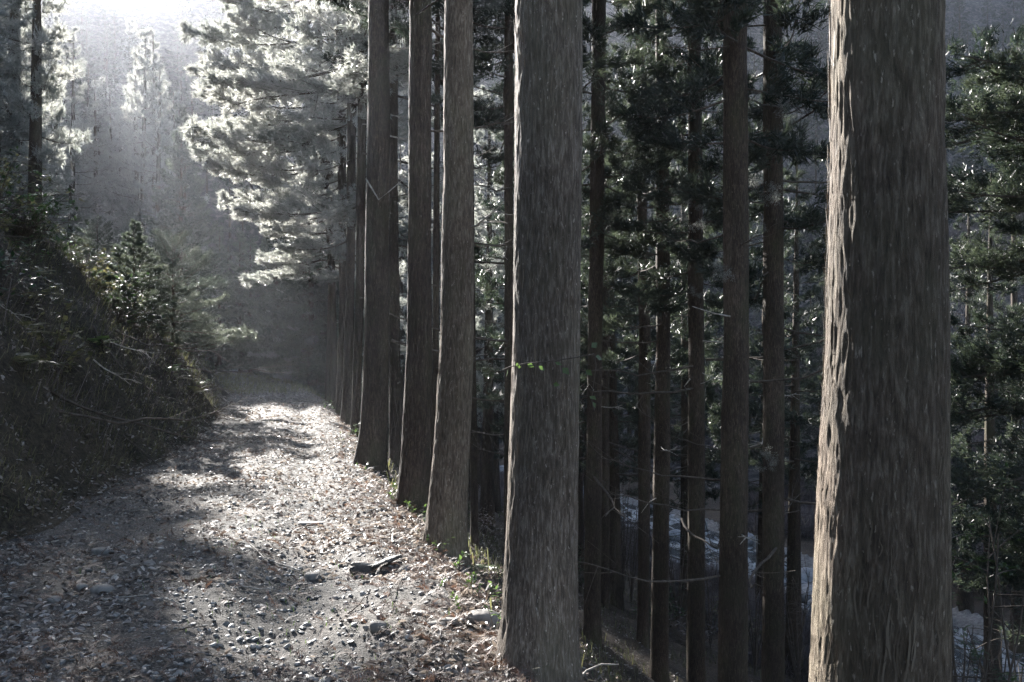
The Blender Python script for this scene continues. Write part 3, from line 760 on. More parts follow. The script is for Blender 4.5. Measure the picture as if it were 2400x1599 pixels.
tag(link('fallen_leaves', leaf_cloud('fallen_leaves', x, y, hgt(x, y)+.008, size, rg, M_DRYLEAF)), 'pale and brown dead leaves littering the gravel path', kind='stuff')
# leaves on bank and slope
x, y, s = scatter_cam(9000, 4, 60, -1.3, 0, rg, 1.4)
x2, y2, s2 = scatter_cam(16000, 3, 40, 1.0, 3.6, rg, 1.4)
x, y = np.concatenate([x, x2]), np.concatenate([y, y2])
tag(link('bank_leaves', leaf_cloud('bank_leaves', x, y, hgt(x, y)+.03, rg.uniform(.03, .08, len(x)), rg, M_DRYLEAF, .7, tint=rg.uniform(0, 1, len(x))**3*.7)), 'dead leaves caught on the bank and below the path edge', kind='stuff')
# gravel
ICO_V = []; ph = (1+5**.5)/2
for a in (-1, 1):
    for b in (-ph, ph): ICO_V += [(0, a, b), (a, b, 0), (b, 0, a)]
ICO_V = np.array(ICO_V); ICO_V /= np.linalg.norm(ICO_V, axis=1)[:, None]
def hull(Vv):
    fs = []
    n = len(Vv)
    for i in range(n):
        for j in range(i+1, n):
            for k in range(j+1, n):
                nn = np.cross(Vv[j]-Vv[i], Vv[k]-Vv[i]); dd = (Vv-Vv[i]) @ nn
                if np.all(dd < 1e-6): fs.append((i, j, k))
                elif np.all(dd > -1e-6): fs.append((i, k, j))
    return np.array(fs)
ICO_T = hull(ICO_V)
def pebbles(name, x, y, size, rg, mt, flat=.5):
    n = len(x); X, Yv, Z = rot_frames(n, rg, .25)
    b = ICO_V[None]*(1+rg.uniform(-.28, .28, (n, 12, 1)))
    b = b*np.stack([size*.5, size*.5*rg.uniform(.55, .95, n), size*.5*rg.uniform(.6, 1.2, n)*flat], 1)[:, None]
    V = b[..., :1]*X[:, None]+b[..., 1:2]*Yv[:, None]+b[..., 2:]*Z[:, None]+np.stack([x, y, hgt(x, y)+size*.08], 1)[:, None]
    T = (ICO_T[None]+np.arange(n)[:, None, None]*12).reshape(-1, 3)
    return mesh_np(name, V.reshape(-1, 3), T, [mt], None, False, {'rnd': np.repeat(rg.uniform(0, 1, n), 12)})
x, y, s = scatter_cam(26000, 2.6, 26, -.02, 1.02, rg, 1.8)
keep = rg.uniform(0, 1, len(x)) < .35+.65*np.exp(-((s-.7)/.25)**2)
x, y = x[keep], y[keep]
size = .008+.05*rg.uniform(0, 1, len(x))**4
tag(link('gravel', pebbles('gravel', x, y, size, rg, M_GRAVEL)), 'small grey stones pressed into the path', kind='stuff')
# brown cedar sprigs
def sprigs(name, x, y, z, L, rg, mt, nb=9, bw=.0028, tilt=.35):
    n = len(x); X, Yv, Z = rot_frames(n, rg, tilt)
    V = []; t = np.linspace(.1, 1, nb)
    for k in range(nb):
        for sd in (-1, 1):
            b0 = np.stack([t[k]*L, .06*np.sin(t[k]*3)*L, .12*L*t[k]*(1-t[k])*4], 1)
            a = rg.uniform(.35, .8, n); l = L*.28*(1.15-t[k]*.6)
            b1 = b0+np.stack([np.cos(a)*l, sd*np.sin(a)*l, rg.uniform(-.1, .5, n)*l], 1)
            w = np.stack([-np.sin(a)*bw, sd*np.cos(a)*bw, 0*a], 1)*(L/.12)[:, None]**.5
            V.append(np.stack([b0-w, b0+w, b1], 1))
    V = np.stack(V, 1)       # n, 2nb, 3, 3
    V = V[..., :1]*X[:, None, None]+V[..., 1:2]*Yv[:, None, None]+V[..., 2:]*Z[:, None, None]+np.stack([x, y, z], 1)[:, None, None]
    m = n*2*nb*3
    return mesh_np(name, V.reshape(-1, 3), np.arange(m).reshape(-1, 3), [mt], None, False, {'rnd': np.repeat(rg.uniform(0, 1, n), 2*nb*3)})
x, y, s = scatter_cam(20000, 2.6, 34, -.1, 1.25, rg, 1.6)
pr = .12+.9*np.exp(-((s-1.02)/.16)**2)+.5*np.clip(fbm(x*.9, y*.9, 0, 2, 99)*2, 0, 1)
keep = rg.uniform(0, 1, len(x)) < pr; x, y = x[keep], y[keep]
tag(link('cedar_litter', sprigs('cedar_litter', x, y, hgt(x, y)+.012, rg.uniform(.07, .17, len(x)), rg, M_BROWN)), 'reddish brown cedar sprigs fallen along the path edge', kind='stuff')

# grass and undergrowth on the bank, tufts elsewhere
def grass_blades(name, x, y, L, W, rg, mt, lean=(0, 0), tint=None):
    n = len(x); z = hgt(x, y)
    az = rg.uniform(0, 6.283, n); l = L*rg.uniform(.5, 1.2, n)
    dx = np.cos(az)*l*rg.uniform(.1, .75, n)+lean[0]*l; dy = np.sin(az)*l*rg.uniform(.1, .75, n)+lean[1]*l
    up = l*rg.uniform(.35, .9, n)
    sx, sy = -np.sin(az)*W*.5, np.cos(az)*W*.5
    P0 = np.stack([x, y, z], 1); P1 = P0+np.stack([dx*.45, dy*.45, up*.8], 1); P2 = P0+np.stack([dx, dy, up*.75], 1)
    S = np.stack([sx, sy, 0*sx], 1)
    V = np.stack([P0-S, P0+S, P1-S*.8, P1+S*.8, P2], 1).reshape(-1, 3)
    T = np.array([[0, 1, 3], [0, 3, 2], [2, 3, 4]]); T = (T[None]+np.arange(n)[:, None, None]*5).reshape(-1, 3)
    return mesh_np(name, V, T, [mt], None, False, {'rnd': np.repeat(rg.uniform(0, 1, n)**1.3 if tint is None else tint, 5)})
n = 70000
u_ = rg.uniform(0, 1, n); p = -.4; y = (3.0**p+u_*(62.0**p-3.0**p))**(1/p); uu = rg.uniform(.15, 9, n)
keep = (fbm(y*.5, uu*.8, 0, 3, 101)+.25+.03*uu) > rg.uniform(-.5, .6, n); y, uu = y[keep], uu[keep]
x = Lx(y)-uu
sc = np.clip(y/14, .8, 2.5)
tag(link('bank_undergrowth', grass_blades('bank_undergrowth', x, y, .24*sc**.5, .008*sc, rg, M_GRASS, (.45, -.15))), 'tangled dry and green grass hanging over the dark bank', kind='stuff')
n = 5000; y = 4*(26/4)**rg.uniform(0, 1, n); uu = rg.uniform(.3, 5, n); keep = fbm(y*.9, uu*1.1, 0, 2, 107) > .05; y, uu = y[keep], uu[keep]; x = Lx(y)-uu
tag(link('bank_stems', grass_blades('bank_stems', x, y, .75, .006, rg, M_BRUSH, (.5, -.25))), 'long dry stems arching down over the dark bank', kind='stuff')
x, y, s = scatter_cam(3500, 36, 75, .0, 1.35, rg, 1.1)
tag(link('path_grass', grass_blades('path_grass', x, y, .38, .02, rg, M_GRASS, tint=rg.uniform(.5, 1, len(x)))), 'dry straw-coloured grass where the path bends away', kind='stuff')
x, y, s = scatter_cam(1600, 3, 22, .25, 1.05, rg, 1.5)
keep = fbm(x*1.3, y*1.3, 0, 2, 131) > .18; x, y = x[keep], y[keep]
tag(link('grass_tufts', grass_blades('grass_tufts', x, y, .06, .004, rg, M_LEAF_G)), 'short green grass sprouting in patches on the path', kind='stuff')
# slope undergrowth
n = 26000; x = rg.uniform(19, 52, n); y = rg.uniform(34, 95, n); keep = (fbm(x*.25, y*.25, 0, 3, 151) > -.15) & (x/y > .34); x, y = x[keep], y[keep]
tag(link('dry_grass', grass_blades('dry_grass', x, y, .8, .05, rg, M_STRAW, tint=rg.uniform(0, 1, len(x)))), 'pale dry grass covering the open slope across the river', kind='stuff')
n = 16000; y = rg.uniform(3, 34, n); dd = rg.uniform(.2, 13, n); x = Rx(y)+dd
keep = fbm(x*.8, y*.8, 0, 2, 141) > -.1; x, y = x[keep], y[keep]; n = len(x)
tag(link('slope_undergrowth', grass_blades('slope_undergrowth', x, y, .3, .012, rg, M_GRASS, tint=rg.uniform(0, .7, n))), 'low dark weeds and grass on the slope below the path', kind='stuff')

# ------------------------------------------------------------------ individual stones, sticks, wood
def stone_mesh(name, sx, sy, sz, seed, mt, rough=.18, res=14, square=0.0):
    th = np.linspace(0, 2*math.pi, res*2, endpoint=False); ph = np.linspace(-math.pi/2, math.pi/2, res)
    P, T = np.meshgrid(ph, th, indexing='ij')
    X, Y, Z = np.cos(P)*np.cos(T), np.cos(P)*np.sin(T), np.sin(P)
    if square:
        k = 1/(np.maximum.reduce([abs(X), abs(Y), abs(Z)])**square); X, Y, Z = X*k, Y*k, Z*k
    k = 1+rough*fbm(X*1.3+seed, Y*1.3, Z*1.3, 3, seed)+rough*.3*fbm(X*5+seed, Y*5, Z*5, 2, seed+4)
    V = np.stack([X*k*sx, Y*k*sy, Z*k*sz], -1).reshape(-1, 3); m = res*2
    i = np.arange(res-1)[:, None]*m; j = np.arange(m)[None, :]; j2 = (j+1) % m
    return mesh_np(name, V, np.stack([i+j, i+j2, i+m+j2, i+m+j], -1).reshape(-1, 4), [mt])
def on_path(px, py):
    Yd = CAMZ*F/(py-HY); return (px-1200)/F*Yd, Yd
def put_stone(px, py, sx, sy, sz, seed, label, mt=M_STONE, rz=0, name='stone', cat='stone', square=0, sink=.35, rough=.18, group=None):
    x, y = on_path(px, py); z = float(hgt(x, y))
    o = link(name, stone_mesh(name, sx, sy, sz, seed, mt, rough, square=square), None, (x, y, z+sz*(1-2*sink)), (0, 0, rz))
    return tag(o, label, cat, group)
put_stone(732, 1342, .062, .05, .040, 3, 'smooth rounded pale stone lying alone at the end of the twigs', square=.3)
put_stone(728, 1222, .12, .07, .022, 5, 'flat pale stone slab half sunk in the middle of the path', square=.3)
put_stone(240, 1388, .085, .06, .04, 7, 'dull rounded stone among leaves on the shaded side of the path')
put_stone(192, 1368, .05, .04, .03, 8, 'small pale stone leaning against the dull rounded one')
put_stone(130, 1392, .06, .045, .028, 9, 'small squat stone nearest the foot of the dark bank')
put_stone(350, 1332, .045, .04, .026, 11, 'small oval stone in the leaves left of the twig')
put_stone(240, 1282, .10, .06, .04, 12, 'pale broken rock at the foot of the bank', square=.4)
put_stone(545, 1380, .045, .035, .02, 14, 'little chipped stone in the open middle of the path')
put_stone(1130, 1440, .13, .10, .07, 15, 'pale half-buried rock under seedlings beside the vine-crossed trunk', square=.3)
put_stone(887, 1492, .05, .04, .035, 16, 'dark angular stone standing up in the gravel', square=.5)
flat = ['dark flat stone tilted in the gravel, farthest of the small slabs', 'pair-forming thin pale slab of stone beside the gravel edge', 'thin grey slab overlapped by the pale slab in the gravel']
for k, (px, py) in enumerate([(985, 1462), (1022, 1488), (1050, 1480)]):
    put_stone(px, py, .055, .03, .014, 20+k, flat[k], rz=-.4+.2*k, square=.6, sink=.2)

# dark weathered slab of wood beside the path edge
x, y = on_path(885, 1340)
rt = thing('driftwood', 'dark splintered slab of rotten wood lying at the sunny path edge', 'wood', (x, y, float(hgt(x, y))+.02), .35)
sm = stone_mesh('slab', .19, .06, .04, 44, M_DARKWOOD, .55, 18, .35); link('slab', sm, rt, (0, 0, -.005), (.1, -.06, 0))
link('splinter', stone_mesh('splinter', .12, .025, .018, 45, M_DARKWOOD, .4, 10, .5), rt, (.06, -.03, .055), (.1, -.3, .15))
link('splinter', stone_mesh('splinter', .09, .02, .015, 46, M_PALEWOOD, .4, 10, .5), rt, (-.10, .03, .035), (.1, .1, -.2))

def stick(pts, r, label, mt=M_PALEWOOD, forks=(), name='stick', lift=.012):
    mb = MB(); P = []
    for px, py in pts:
        x, y = on_path(px, py); P.append((x, y, float(hgt(x, y))+lift+r))
    P = np.array(P); c = P.mean(0)
    def refine(P):
        t = np.linspace(0, len(P)-1, len(P)*4); return np.stack([np.interp(t, np.arange(len(P)), P[:, k]) for k in range(3)], 1)+rng.normal(0, r*.4, (len(P)*4, 3))
    Q = refine(P-c); mb.tube(Q, np.linspace(r, r*.35, len(Q)), 6)
    for fk in forks:
        Pf = np.array([(*on_path(a, b), 0) for a, b in fk]); Pf[:, 2] = hgt(Pf[:, 0], Pf[:, 1])+lift+r
        mb.tube(refine(Pf-c), np.linspace(r*.6, r*.25, len(Pf)*4), 5)
    return tag(link(name, mb.mesh(name, [mt]), None, tuple(c)), label, 'stick')
stick([(706, 1330), (660, 1316), (620, 1306), (585, 1285)], .007, 'forked pale twig whose end touches the rounded stone', forks=[[(650, 1296), (610, 1290), (585, 1284)], [(620, 1306), (606, 1322)]])
stick([(565, 1390), (605, 1386), (648, 1380)], .008, 'short straight pale stick alone in the middle of the path')
stick([(240, 1418), (300, 1417), (380, 1414)], .006, 'long thin grey stick lying level on the leafy side')
stick([(380, 1430), (410, 1436), (440, 1446)], .005, 'little crooked stick near the long thin grey one')
stick([(810, 1446), (835, 1430), (855, 1412), (868, 1398)], .006, 'slanting brown stick just below the rotten wood slab', M_WOOD)
stick([(940, 1380), (925, 1415), (905, 1432)], .005, 'brown stick slanting across the gravel toward the trunk roots', M_WOOD)
stick([(920, 1300), (921, 1278)], .012, 'stubby pale stick poking up beside the rotten wood slab', lift=.03)
stick([(1060, 1445), (1100, 1470), (1140, 1492)], .006, 'thin twig lying over the brown litter near the vine-crossed trunk', M_WOOD)
stick([(400, 1500), (450, 1490), (520, 1476)], .005, 'faint thin twig low on the path among scattered leaves', M_WOOD)

# bright twig by the foot of trunk two
mb = MB(); P = np.array([(0, 0, 0), (.05, .02, .05), (.13, .02, .085), (.22, 0, .09)]); mb.tube(P, [.007, .006, .005, .003], 6); mb.tube(np.array([(.0, 0, 0), (.0, -.02, .07)]), [.004, .002], 5)
x0, z0 = px_world(1352, 1590, 4.9)
tag(link('stick', mb.mesh('stick', [M_PALEWOOD]), None, (x0, 4.85, z0)), 'bright curved twig sticking out right of the vine-crossed trunk foot', 'stick')

# river boulders
BM = [stone_mesh('boulder', 1, .8, .62, 60+k, M_BOULDER, .25, 16, .15) for k in range(5)]
def boulder(x, y, s, label, k, zz=None, group='boulders in the river'):
    o = link('boulder', BM[k % 5], None, (x, y, (-8.4 if zz is None else zz)+.12*s), (0, 0, k*1.3), s)
    return tag(o, label, 'boulder', group)
def at_z(px, py, z):
    Yd = (CAMZ-z)*F/(py-HY); return (px-1200)/F*Yd, Yd
bx, by = at_z(1880, 1462, -8.3); boulder(bx, by, .95, 'largest pale rounded river boulder, seen left of the thickest trunk', 1)
bx, by = at_z(1902, 1482, -8.3); boulder(bx, by, .42, 'small pale boulder in front of the largest river boulder', 2)
bx, by = at_z(1908, 1412, -8.3); boulder(bx, by, .30, 'tiny pale boulder just behind the largest river boulder', 3)
for k in range(80):
    y = rg.uniform(20, 88); x = Cx(y)+rg.uniform(-4.8, 4.8); boulder(x, y, rg.uniform(.25, .8), 'grey boulder breaking the white water of the river', k)

# ------------------------------------------------------------------ ferns, seedlings, sapling, shrubs
def frond_mesh(L, seed, mt=M_LEAF_G):
    rg = np.random.default_rng(seed); mb = MB(); t = np.linspace(0, 1, 14)
    P = np.stack([L*t, 0*t, L*(.75*t-.85*t**2)], 1); mb.tube(P, .003*(1-.7*t)+.0006, 3)
    for k in range(2, 14):
        for sd in (-1, 1):
            l = L*.30*math.sin(min(1, t[k]*1.15+.12)*math.pi)**.7+.01; w = L*.035
            b = P[k]; d = np.array([.35, sd, -.1+rg.uniform(-.1, .1)]); d /= np.linalg.norm(d)
            mb.add([b-[w, 0, 0], b+[w, 0, 0], b+d*l*.6+[w*.7, 0, .004], b+d*l*.6-[w*.7, 0, 0], b+d*l], tris=[[3, 2, 4]], quads=[[0, 1, 2, 3]], a=rg.uniform(.3, .9))
    return mb.mesh('frond', [mt], False)
FR = [frond_mesh(.45, k) for k in range(3)]; FRD = [frond_mesh(.5, k+9, M_GRASS) for k in range(2)]
def fern(x, y, label, s=1.0, dark=False, group=None, z=None, n=7):
    r = thing('fern', label, 'fern', (x, y, float(hgt(x, y)) if z is None else z), 0, group, s)
    for k in range(n): link('frond', (FRD[k % 2] if dark else FR[k % 3]), r, (0, 0, 0), (0, rng.uniform(-.5, .1), k*6.283/n+rng.uniform(-.3, .3)), rng.uniform(.7, 1.1))
    return r
fx, fz = px_world(1108, 1300, 7.6); fern(fx, 7.55, 'pale green fern behind the foot of the fern-footed cedar trunk', .62)
for k in range(44):
    y = rng.uniform(6, 26); x = Lx(y)-rng.uniform(.5, 4.5)
    fern(x, y, 'small fern growing among grass on the dark bank', rng.uniform(.6, 1.25), k % 5 != 0, 'ferns on the bank')

def leaf_quad(mb, p, d, l, w, a):
    d = np.asarray(d, float); d /= np.linalg.norm(d); s = np.cross(d, [0.2, .3, 1]); s /= np.linalg.norm(s)+1e-9; nrm = np.cross(s, d)
    p = np.asarray(p, float)
    mb.add([p, p+d*l*.4+s*w*.5+nrm*l*.05, p+d*l, p+d*l*.4-s*w*.5+nrm*l*.05, p+d*l*.55], tris=[[0, 1, 4], [1, 2, 4], [2, 3, 4], [3, 0, 4]], a=a)
def seedling_mesh(H, n, lsz, seed, mt):
    rg = np.random.default_rng(seed); st = MB(); lf = MB()
    for q in range(3):
        az = rg.uniform(0, 6.28); t = np.linspace(0, 1, 6); P = np.stack([H*.45*t*math.cos(az), H*.45*t*math.sin(az), H*t*(1-.2*t)], 1)
        st.tube(P, .0025*(1-.5*t)+.0008, 4)
        for k in range(n):
            tt = rg.uniform(.35, 1); p = [np.interp(tt, t, P[:, c]) for c in range(3)]
            leaf_quad(lf, p, [rg.normal(), rg.normal(), rg.uniform(-.2, .7)], lsz*rg.uniform(.6, 1.2), lsz*.55, rg.uniform(.2, 1))
    return st.mesh('stem', [M_WOOD]), lf.mesh('leaves', [mt], False)
SD = [seedling_mesh(.3, 6, .06, k, M_LEAF_G) for k in range(4)]
def seedling(x, y, label, s=1.0, k=0, group=None):
    r = thing('seedling', label, 'plant', (x, y, float(hgt(x, y))), rng.uniform(0, 6), group, s)
    link('stem', SD[k % 4][0], r); o = link('leaves', SD[k % 4][1], r); o['kind'] = 'stuff'
for k, (px, py, Yd, lab) in enumerate([(1030, 1290, 7.2, 'bright seedling right against the fern-footed cedar trunk'), (1060, 1360, 6.6, 'low leafy seedling in front of the fern-footed cedar trunk'),
        (1140, 1370, 6.3, 'yellow green seedling growing above the half-buried pale rock'), (1150, 1400, 5.9, 'leafy seedling in the dip between the two nearest row trunks'),
        (1160, 1460, 5.4, 'tall seedling nearest the left root of the vine-crossed trunk'), (925, 1120, 10.6, 'green seedling between the wide-footed trunk and its neighbour'),
        (985, 1215, 8.9, 'green seedling in the shade below the leaf-strewn trunk base'), (775, 985, 24, 'pale green clump at the foot of the far row trunks'), (845, 1015, 17.2, 'bright clump of leaves beside the slim tucked-in trunk')]):
    x = (px-1200)/F*Yd; seedling(x, Yd, lab, .75 if Yd < 12 else 1.6, k)
for k in range(26):
    y = rng.uniform(5, 20); x = Rx(y)+rng.uniform(-.3, .8); seedling(x, y, 'small green seedling at the sunlit outer edge of the path', rng.uniform(.35, .7), k, 'seedlings along the path edge')

# vine across trunk two, with separate leaves
root2 = PROF[1]
vine = thing('climbing_vine', 'thin vine with fresh green leaves crossing the second thickest trunk', 'vine', (root2[2][0], 4.5, root2[2][2]), 0)
mb = MB(); pts = []
for px, py in ((1178, 868), (1195, 860), (1235, 852), (1300, 846), (1352, 838), (1392, 830)):
    x, z = px_world(px, py, 4.55); pts.append((x-root2[2][0], .05 if px < 1190 or px > 1360 else -.0, z-root2[2][2]))
pts = np.array(pts); mb.tube(pts, .003, 5)
pts2 = []
for px, py in ((1392, 830), (1396, 860), (1390, 900), (1386, 940), (1392, 962)):
    x, z = px_world(px, py, 4.6); pts2.append((x-root2[2][0], .08, z-root2[2][2]))
mb.tube(np.array(pts2), .003, 5); link('stem', mb.mesh('stem', [M_WOOD]), vine)
mb = MB(); leaf_quad(mb, (0, 0, 0), (1, 0, -.25), .045, .034, .6); LV = mb.mesh('leaf', [M_LEAF_G], False)
for px, py, az, tl in ((1190, 866, 2.5, 1.1), (1208, 856, .3, .3), (1236, 854, .1, .5), (1262, 858, 1.0, .8), (1300, 850, .4, .2), (1318, 862, 2, .7), (1398, 836, .2, .2), (1388, 815, 1.3, -.9), (1392, 944, .6, .8), (1384, 930, 2.6, .2), (1375, 868, 3.0, .4), (1296, 900, .6, .5)):
    x, z = px_world(px, py, 4.5); link('leaf', LV, vine, (x-root2[2][0], -.02 if 1200 < px < 1350 else .05, z-root2[2][2]), (rng.uniform(.5, 1.9), tl+rng.uniform(-.3, .5), rng.uniform(-.9, .9)), rng.uniform(.6, 1.2))

# pale forked twig on the wide-footed trunk, hooked snags on others
def snag(idx, pts, r0, Yo=-.15):
    rt, pr, b = PROF[idx]; Yd = TR[idx][1]; mb = MB(); P = []
    for k, (px, py) in enumerate(pts):
        x, z = px_world(px, py, Yd); P.append((x-b[0], Yo, z-b[2]))
    mb.tube(np.array(P), np.linspace(r0, r0*.4, len(P)), 6); link('snag', mb.mesh('snag', [M_PALEWOOD]), rt)
snag(4, [(868, 432), (884, 458), (897, 480), (920, 462), (943, 442), (956, 430)], .012, -.4)
snag(17, [(1537, 840), (1530, 858), (1526, 870), (1534, 892)], .012); snag(16, [(1498, 440), (1478, 436), (1474, 415)], .011)
snag(18, [(1614, 888), (1600, 905), (1605, 912), (1614, 912)], .012); snag(17, [(1535, 1165), (1518, 1175), (1500, 1200)], .009)
snag(17, [(1538, 650), (1520, 672), (1512, 680)], .010, -.3); snag(16, [(1496, 676), (1480, 670), (1466, 660)], .010, -.3)
snag(13, [(1188, 580), (1183, 605), (1190, 612)], .008); snag(13, [(1204, 280), (1190, 288), (1183, 292)], .006)
snag(19, [(1697, 745), (1660, 738), (1610, 722)], .010, -.3); snag(14, [(1390, 915), (1380, 900), (1362, 925)], .008)

for k in range(22):
    y = rng.uniform(7, 26); x = Lx(y)-rng.uniform(.6, 4.5)
    tag(link('dead_branch', DEAD[k % 6] if k % 3 else DEADP[k % 4], None, (x, y, float(hgt(x, y))+.08), (rng.uniform(-.4, .4), rng.uniform(.1, .7), rng.uniform(-1.2, 1.2)), rng.uniform(.8, 1.6)), 'fallen dead branch caught in the undergrowth of the dark bank', 'branch', 'fallen branches on the bank')
# leafy sprigs on slope trunks
V, a, w = bough(.5, 70, 8, .045, .009, np.random.default_rng(5), .05, .6)
SPRIG = fol_mesh('sprig', V, a, w, [M_NEEDLE, M_WOOD])
for idx, px, py, s in ((20, 1893, 262, .9), (20, 1800, 455, .7), (20, 1780, 750, .6), (20, 1815, 1095, .6), (20, 1880, 320, .7), (19, 1690, 640, .5), (18, 1640, 480, .6), (18, 1625, 520, .8), (20, 1790, 560, .5), (18, 1640, 690, .5)):
    rt, pr, b = PROF[idx]; Yd = TR[idx][1]; x, z = px_world(px, py, Yd-.6)
    for q in range(3): link('sprig', SPRIG, rt, (x-b[0]-.1, -.6, z-b[2]), (q*1.3, -.9+.5*q, rng.uniform(-1, 4)), s*rng.uniform(.5, .9))

# sapling cedar on the bank by the path
CR_SAP = crown('cedar_crown', 10, 4.2, 70, 170, 8, .42, .05, 190, [M_NEEDLE_M, M_WOOD])
BHM = []
for me in BH:
    m2 = me.copy(); m2.materials[0] = M_NEEDLE_M; BHM.append(m2)  # boughs recoloured darker to stand for the bank's shade
def sapling(x, y, H, label, seed, group=None):
    z = float(hgt(x, y)); r = thing('young_cedar', label, 'tree', (x, y, z), 0, group)
    link('trunk', ST[seed % 3], r, (0, 0, 0), (0, 0, 0), (H/10, H/10, H/10)); 
    if seed in (2, 4): link('crown', CR_SAP, r, (0, 0, .1), (0, 0, seed), (H/10*1.05, H/10*1.05, H/10)); return
    rs = np.random.default_rng(seed+40)
    for q in range(44):
        t = (q+rs.uniform(0, 1))/44; link('bough', BHM[q % 4], r, (0, 0, H*(.02+.9*t)), (rs.uniform(-.4, .4), .05-.75*t+rs.uniform(-.2, .2), q*2.4+rs.uniform(-.5, .5)), (.50-.33*t)*rs.uniform(.6, 1.2)*H/4)
sapling(-9.3, 25, 3.3, 'young bushy cedar with bright tips at the foot of the bank', 1)
sapling(-8.9, 21.5, 2.5, 'smaller dark cedar sapling on the bank before the bushy one', 2)
sapling(-16.4, 36, 3.6, 'mid-sized cedar with bright brushy tips on the crest of the bank', 3)
sapling(-12.2, 33, 3.0, 'cedar sapling in shade on the far part of the bank', 4)

# layered young cedars where the path bends out of sight
for k, (x, y, H, lab) in enumerate([(-13.4, 55, 6.0, 'young cedar with layered drooping boughs, leftmost behind the grassy bend'), (-12.0, 53.5, 5.2, 'young cedar with layered boughs, middle of the three behind the grassy bend'),
                                    (-10.9, 51, 6.4, 'young layered cedar behind the grassy bend, nearest the row of trunks')]):
    z = float(hgt(x, y)); r = thing('young_cedar', lab, 'tree', (x, y, z), 0, 'young cedars at the bend')
    link('trunk', ST[k % 3], r, (0, 0, 0), (0, 0, 0), (H/10*.8, H/10*.8, H/10))
    for q in range(18):
        t = (q+.5)/18; link('bough', BH[q % 4], r, (0, 0, H*(.12+.85*t)), (0, .12-.5*t, q*2.4+k), (.62-.45*t)*H/6)  # bright needle copy lightens boughs that stand in shade
# shrubs along the bank crest
def shrub_mesh(seed, mt, R=.8, nst=26, nl=14, lsz=.09):
    rg = np.random.default_rng(seed); st = MB(); lf = MB()
    for q in range(nst):
        az = rg.uniform(0, 6.28); l = R*rg.uniform(.7, 1.6); el = rg.uniform(.3, 1.4); t = np.linspace(0, 1, 7)
        P = np.stack([l*t*math.cos(el)*math.cos(az), l*t*math.cos(el)*math.sin(az), l*(t*math.sin(el)-.35*t**2.5)], 1)
        st.tube(P, .006*(1-.8*t)+.001, 3)
        for k in range(nl):
            tt = rg.uniform(.3, 1); p = [np.interp(tt, t, P[:, c]) for c in range(3)]+rg.normal(0, .04, 3)
            leaf_quad(lf, p, [rg.normal(), rg.normal(), rg.uniform(-.5, .6)], lsz*rg.uniform(.5, 1.2), lsz*.5, rg.uniform(0, 1))
    return st.mesh('stems', [M_WOOD]), lf.mesh('leaves', [mt], False)
SH = [shrub_mesh(1, M_GRASS), shrub_mesh(2, M_LEAF_D), shrub_mesh(3, M_BRUSH, nl=8), shrub_mesh(4, M_GRASS, lsz=.07), shrub_mesh(5, M_LEAF_D, R=1.0)]
def shrub(x, y, s, k, label, group, zo=0, name='shrub'):
    r = thing(name, label, 'shrub', (x, y, float(hgt(x, y))+zo), rng.uniform(0, 6), group, s)
    link('stems', SH[k % 5][0], r); o = link('leaves', SH[k % 5][1], r); o['kind'] = 'stuff'
for k in range(110):
    y = rng.uniform(9, 40); uu = rng.uniform(1.2, 8); x = Lx(y)-uu
    if x/y < -.64: continue
    shrub(x, y, rng.uniform(.5, 1.6), k, 'tangled shrub of thin stems and small leaves on the left bank', 'shrubs on the bank')
SH.append(shrub_mesh(8, M_LEAF_G, R=.7, nst=20, nl=9, lsz=.10))
for k in range(16):
    y = rng.uniform(11, 27); x = Lx(y)-rng.uniform(2.6, 4.6)
    r = thing('shrub', 'fresh green leafy sprigs catching light on the crest of the bank', 'shrub', (x, y, float(hgt(x, y))+.05), k*1.0, 'leafy sprigs on the bank crest', rng.uniform(.5, .95))
    link('stems', SH[5][0], r); o = link('leaves', SH[5][1], r); o['kind'] = 'stuff'
for k in range(40):
    y = rng.uniform(14, 60); x = rng.uniform(Rx(y)+3, Cx(y)-6)
    if abs(x/y) > .62: continue
    shrub(x, y, rng.uniform(.7, 1.6), k+1, 'dark leafy shrub on the slope above the river', 'shrubs on the slope')

# lean understory stems above the river (seen dark against the water) and broad-leaved shrub at right
def understory(seed, H, nst, mt, lsz, nleaf):
    rg = np.random.default_rng(seed); st = MB(); lf = MB()
    for q in range(nst):
        az = rg.uniform(0, 6.28); l = H*rg.uniform(.6, 1.0); t = np.linspace(0, 1, 9); sp = rg.uniform(.06, .28)
        P = np.stack([l*sp*t**1.3*math.cos(az), l*sp*t**1.3*math.sin(az), l*t], 1)+rg.normal(0, .025, (9, 3))*t[:, None]
        st.tube(P, .03*(1-.8*t)*rg.uniform(.6, 1)+.003, 5)
        for b in range(7):
            tt = rg.uniform(.3, .98); p0 = np.array([np.interp(tt, t, P[:, c]) for c in range(3)])
            d = np.array([rg.normal(), rg.normal(), rg.uniform(.0, .9)]); d /= np.linalg.norm(d); ll = rg.uniform(.4, 1.2); s = np.linspace(0, 1, 5)
            BP = p0+np.outer(s, d)*ll+np.outer(s**2, [0, 0, -.15*ll]); st.tube(BP, .008*(1-.7*s)+.0012, 3)
            for c in range(3):
                cp = BP[2+min(c, 2)]
                for k in range(nleaf):
                    leaf_quad(lf, cp+rg.normal(0, .03, 3), [rg.normal()+d[0], rg.normal()+d[1], rg.uniform(-.6, .5)], lsz*rg.uniform(.7, 1.2), lsz*.33, rg.uniform(0, 1))
    return st.mesh('stems', [M_WOOD]), (lf.mesh('leaves', [mt], False) if nleaf else None)
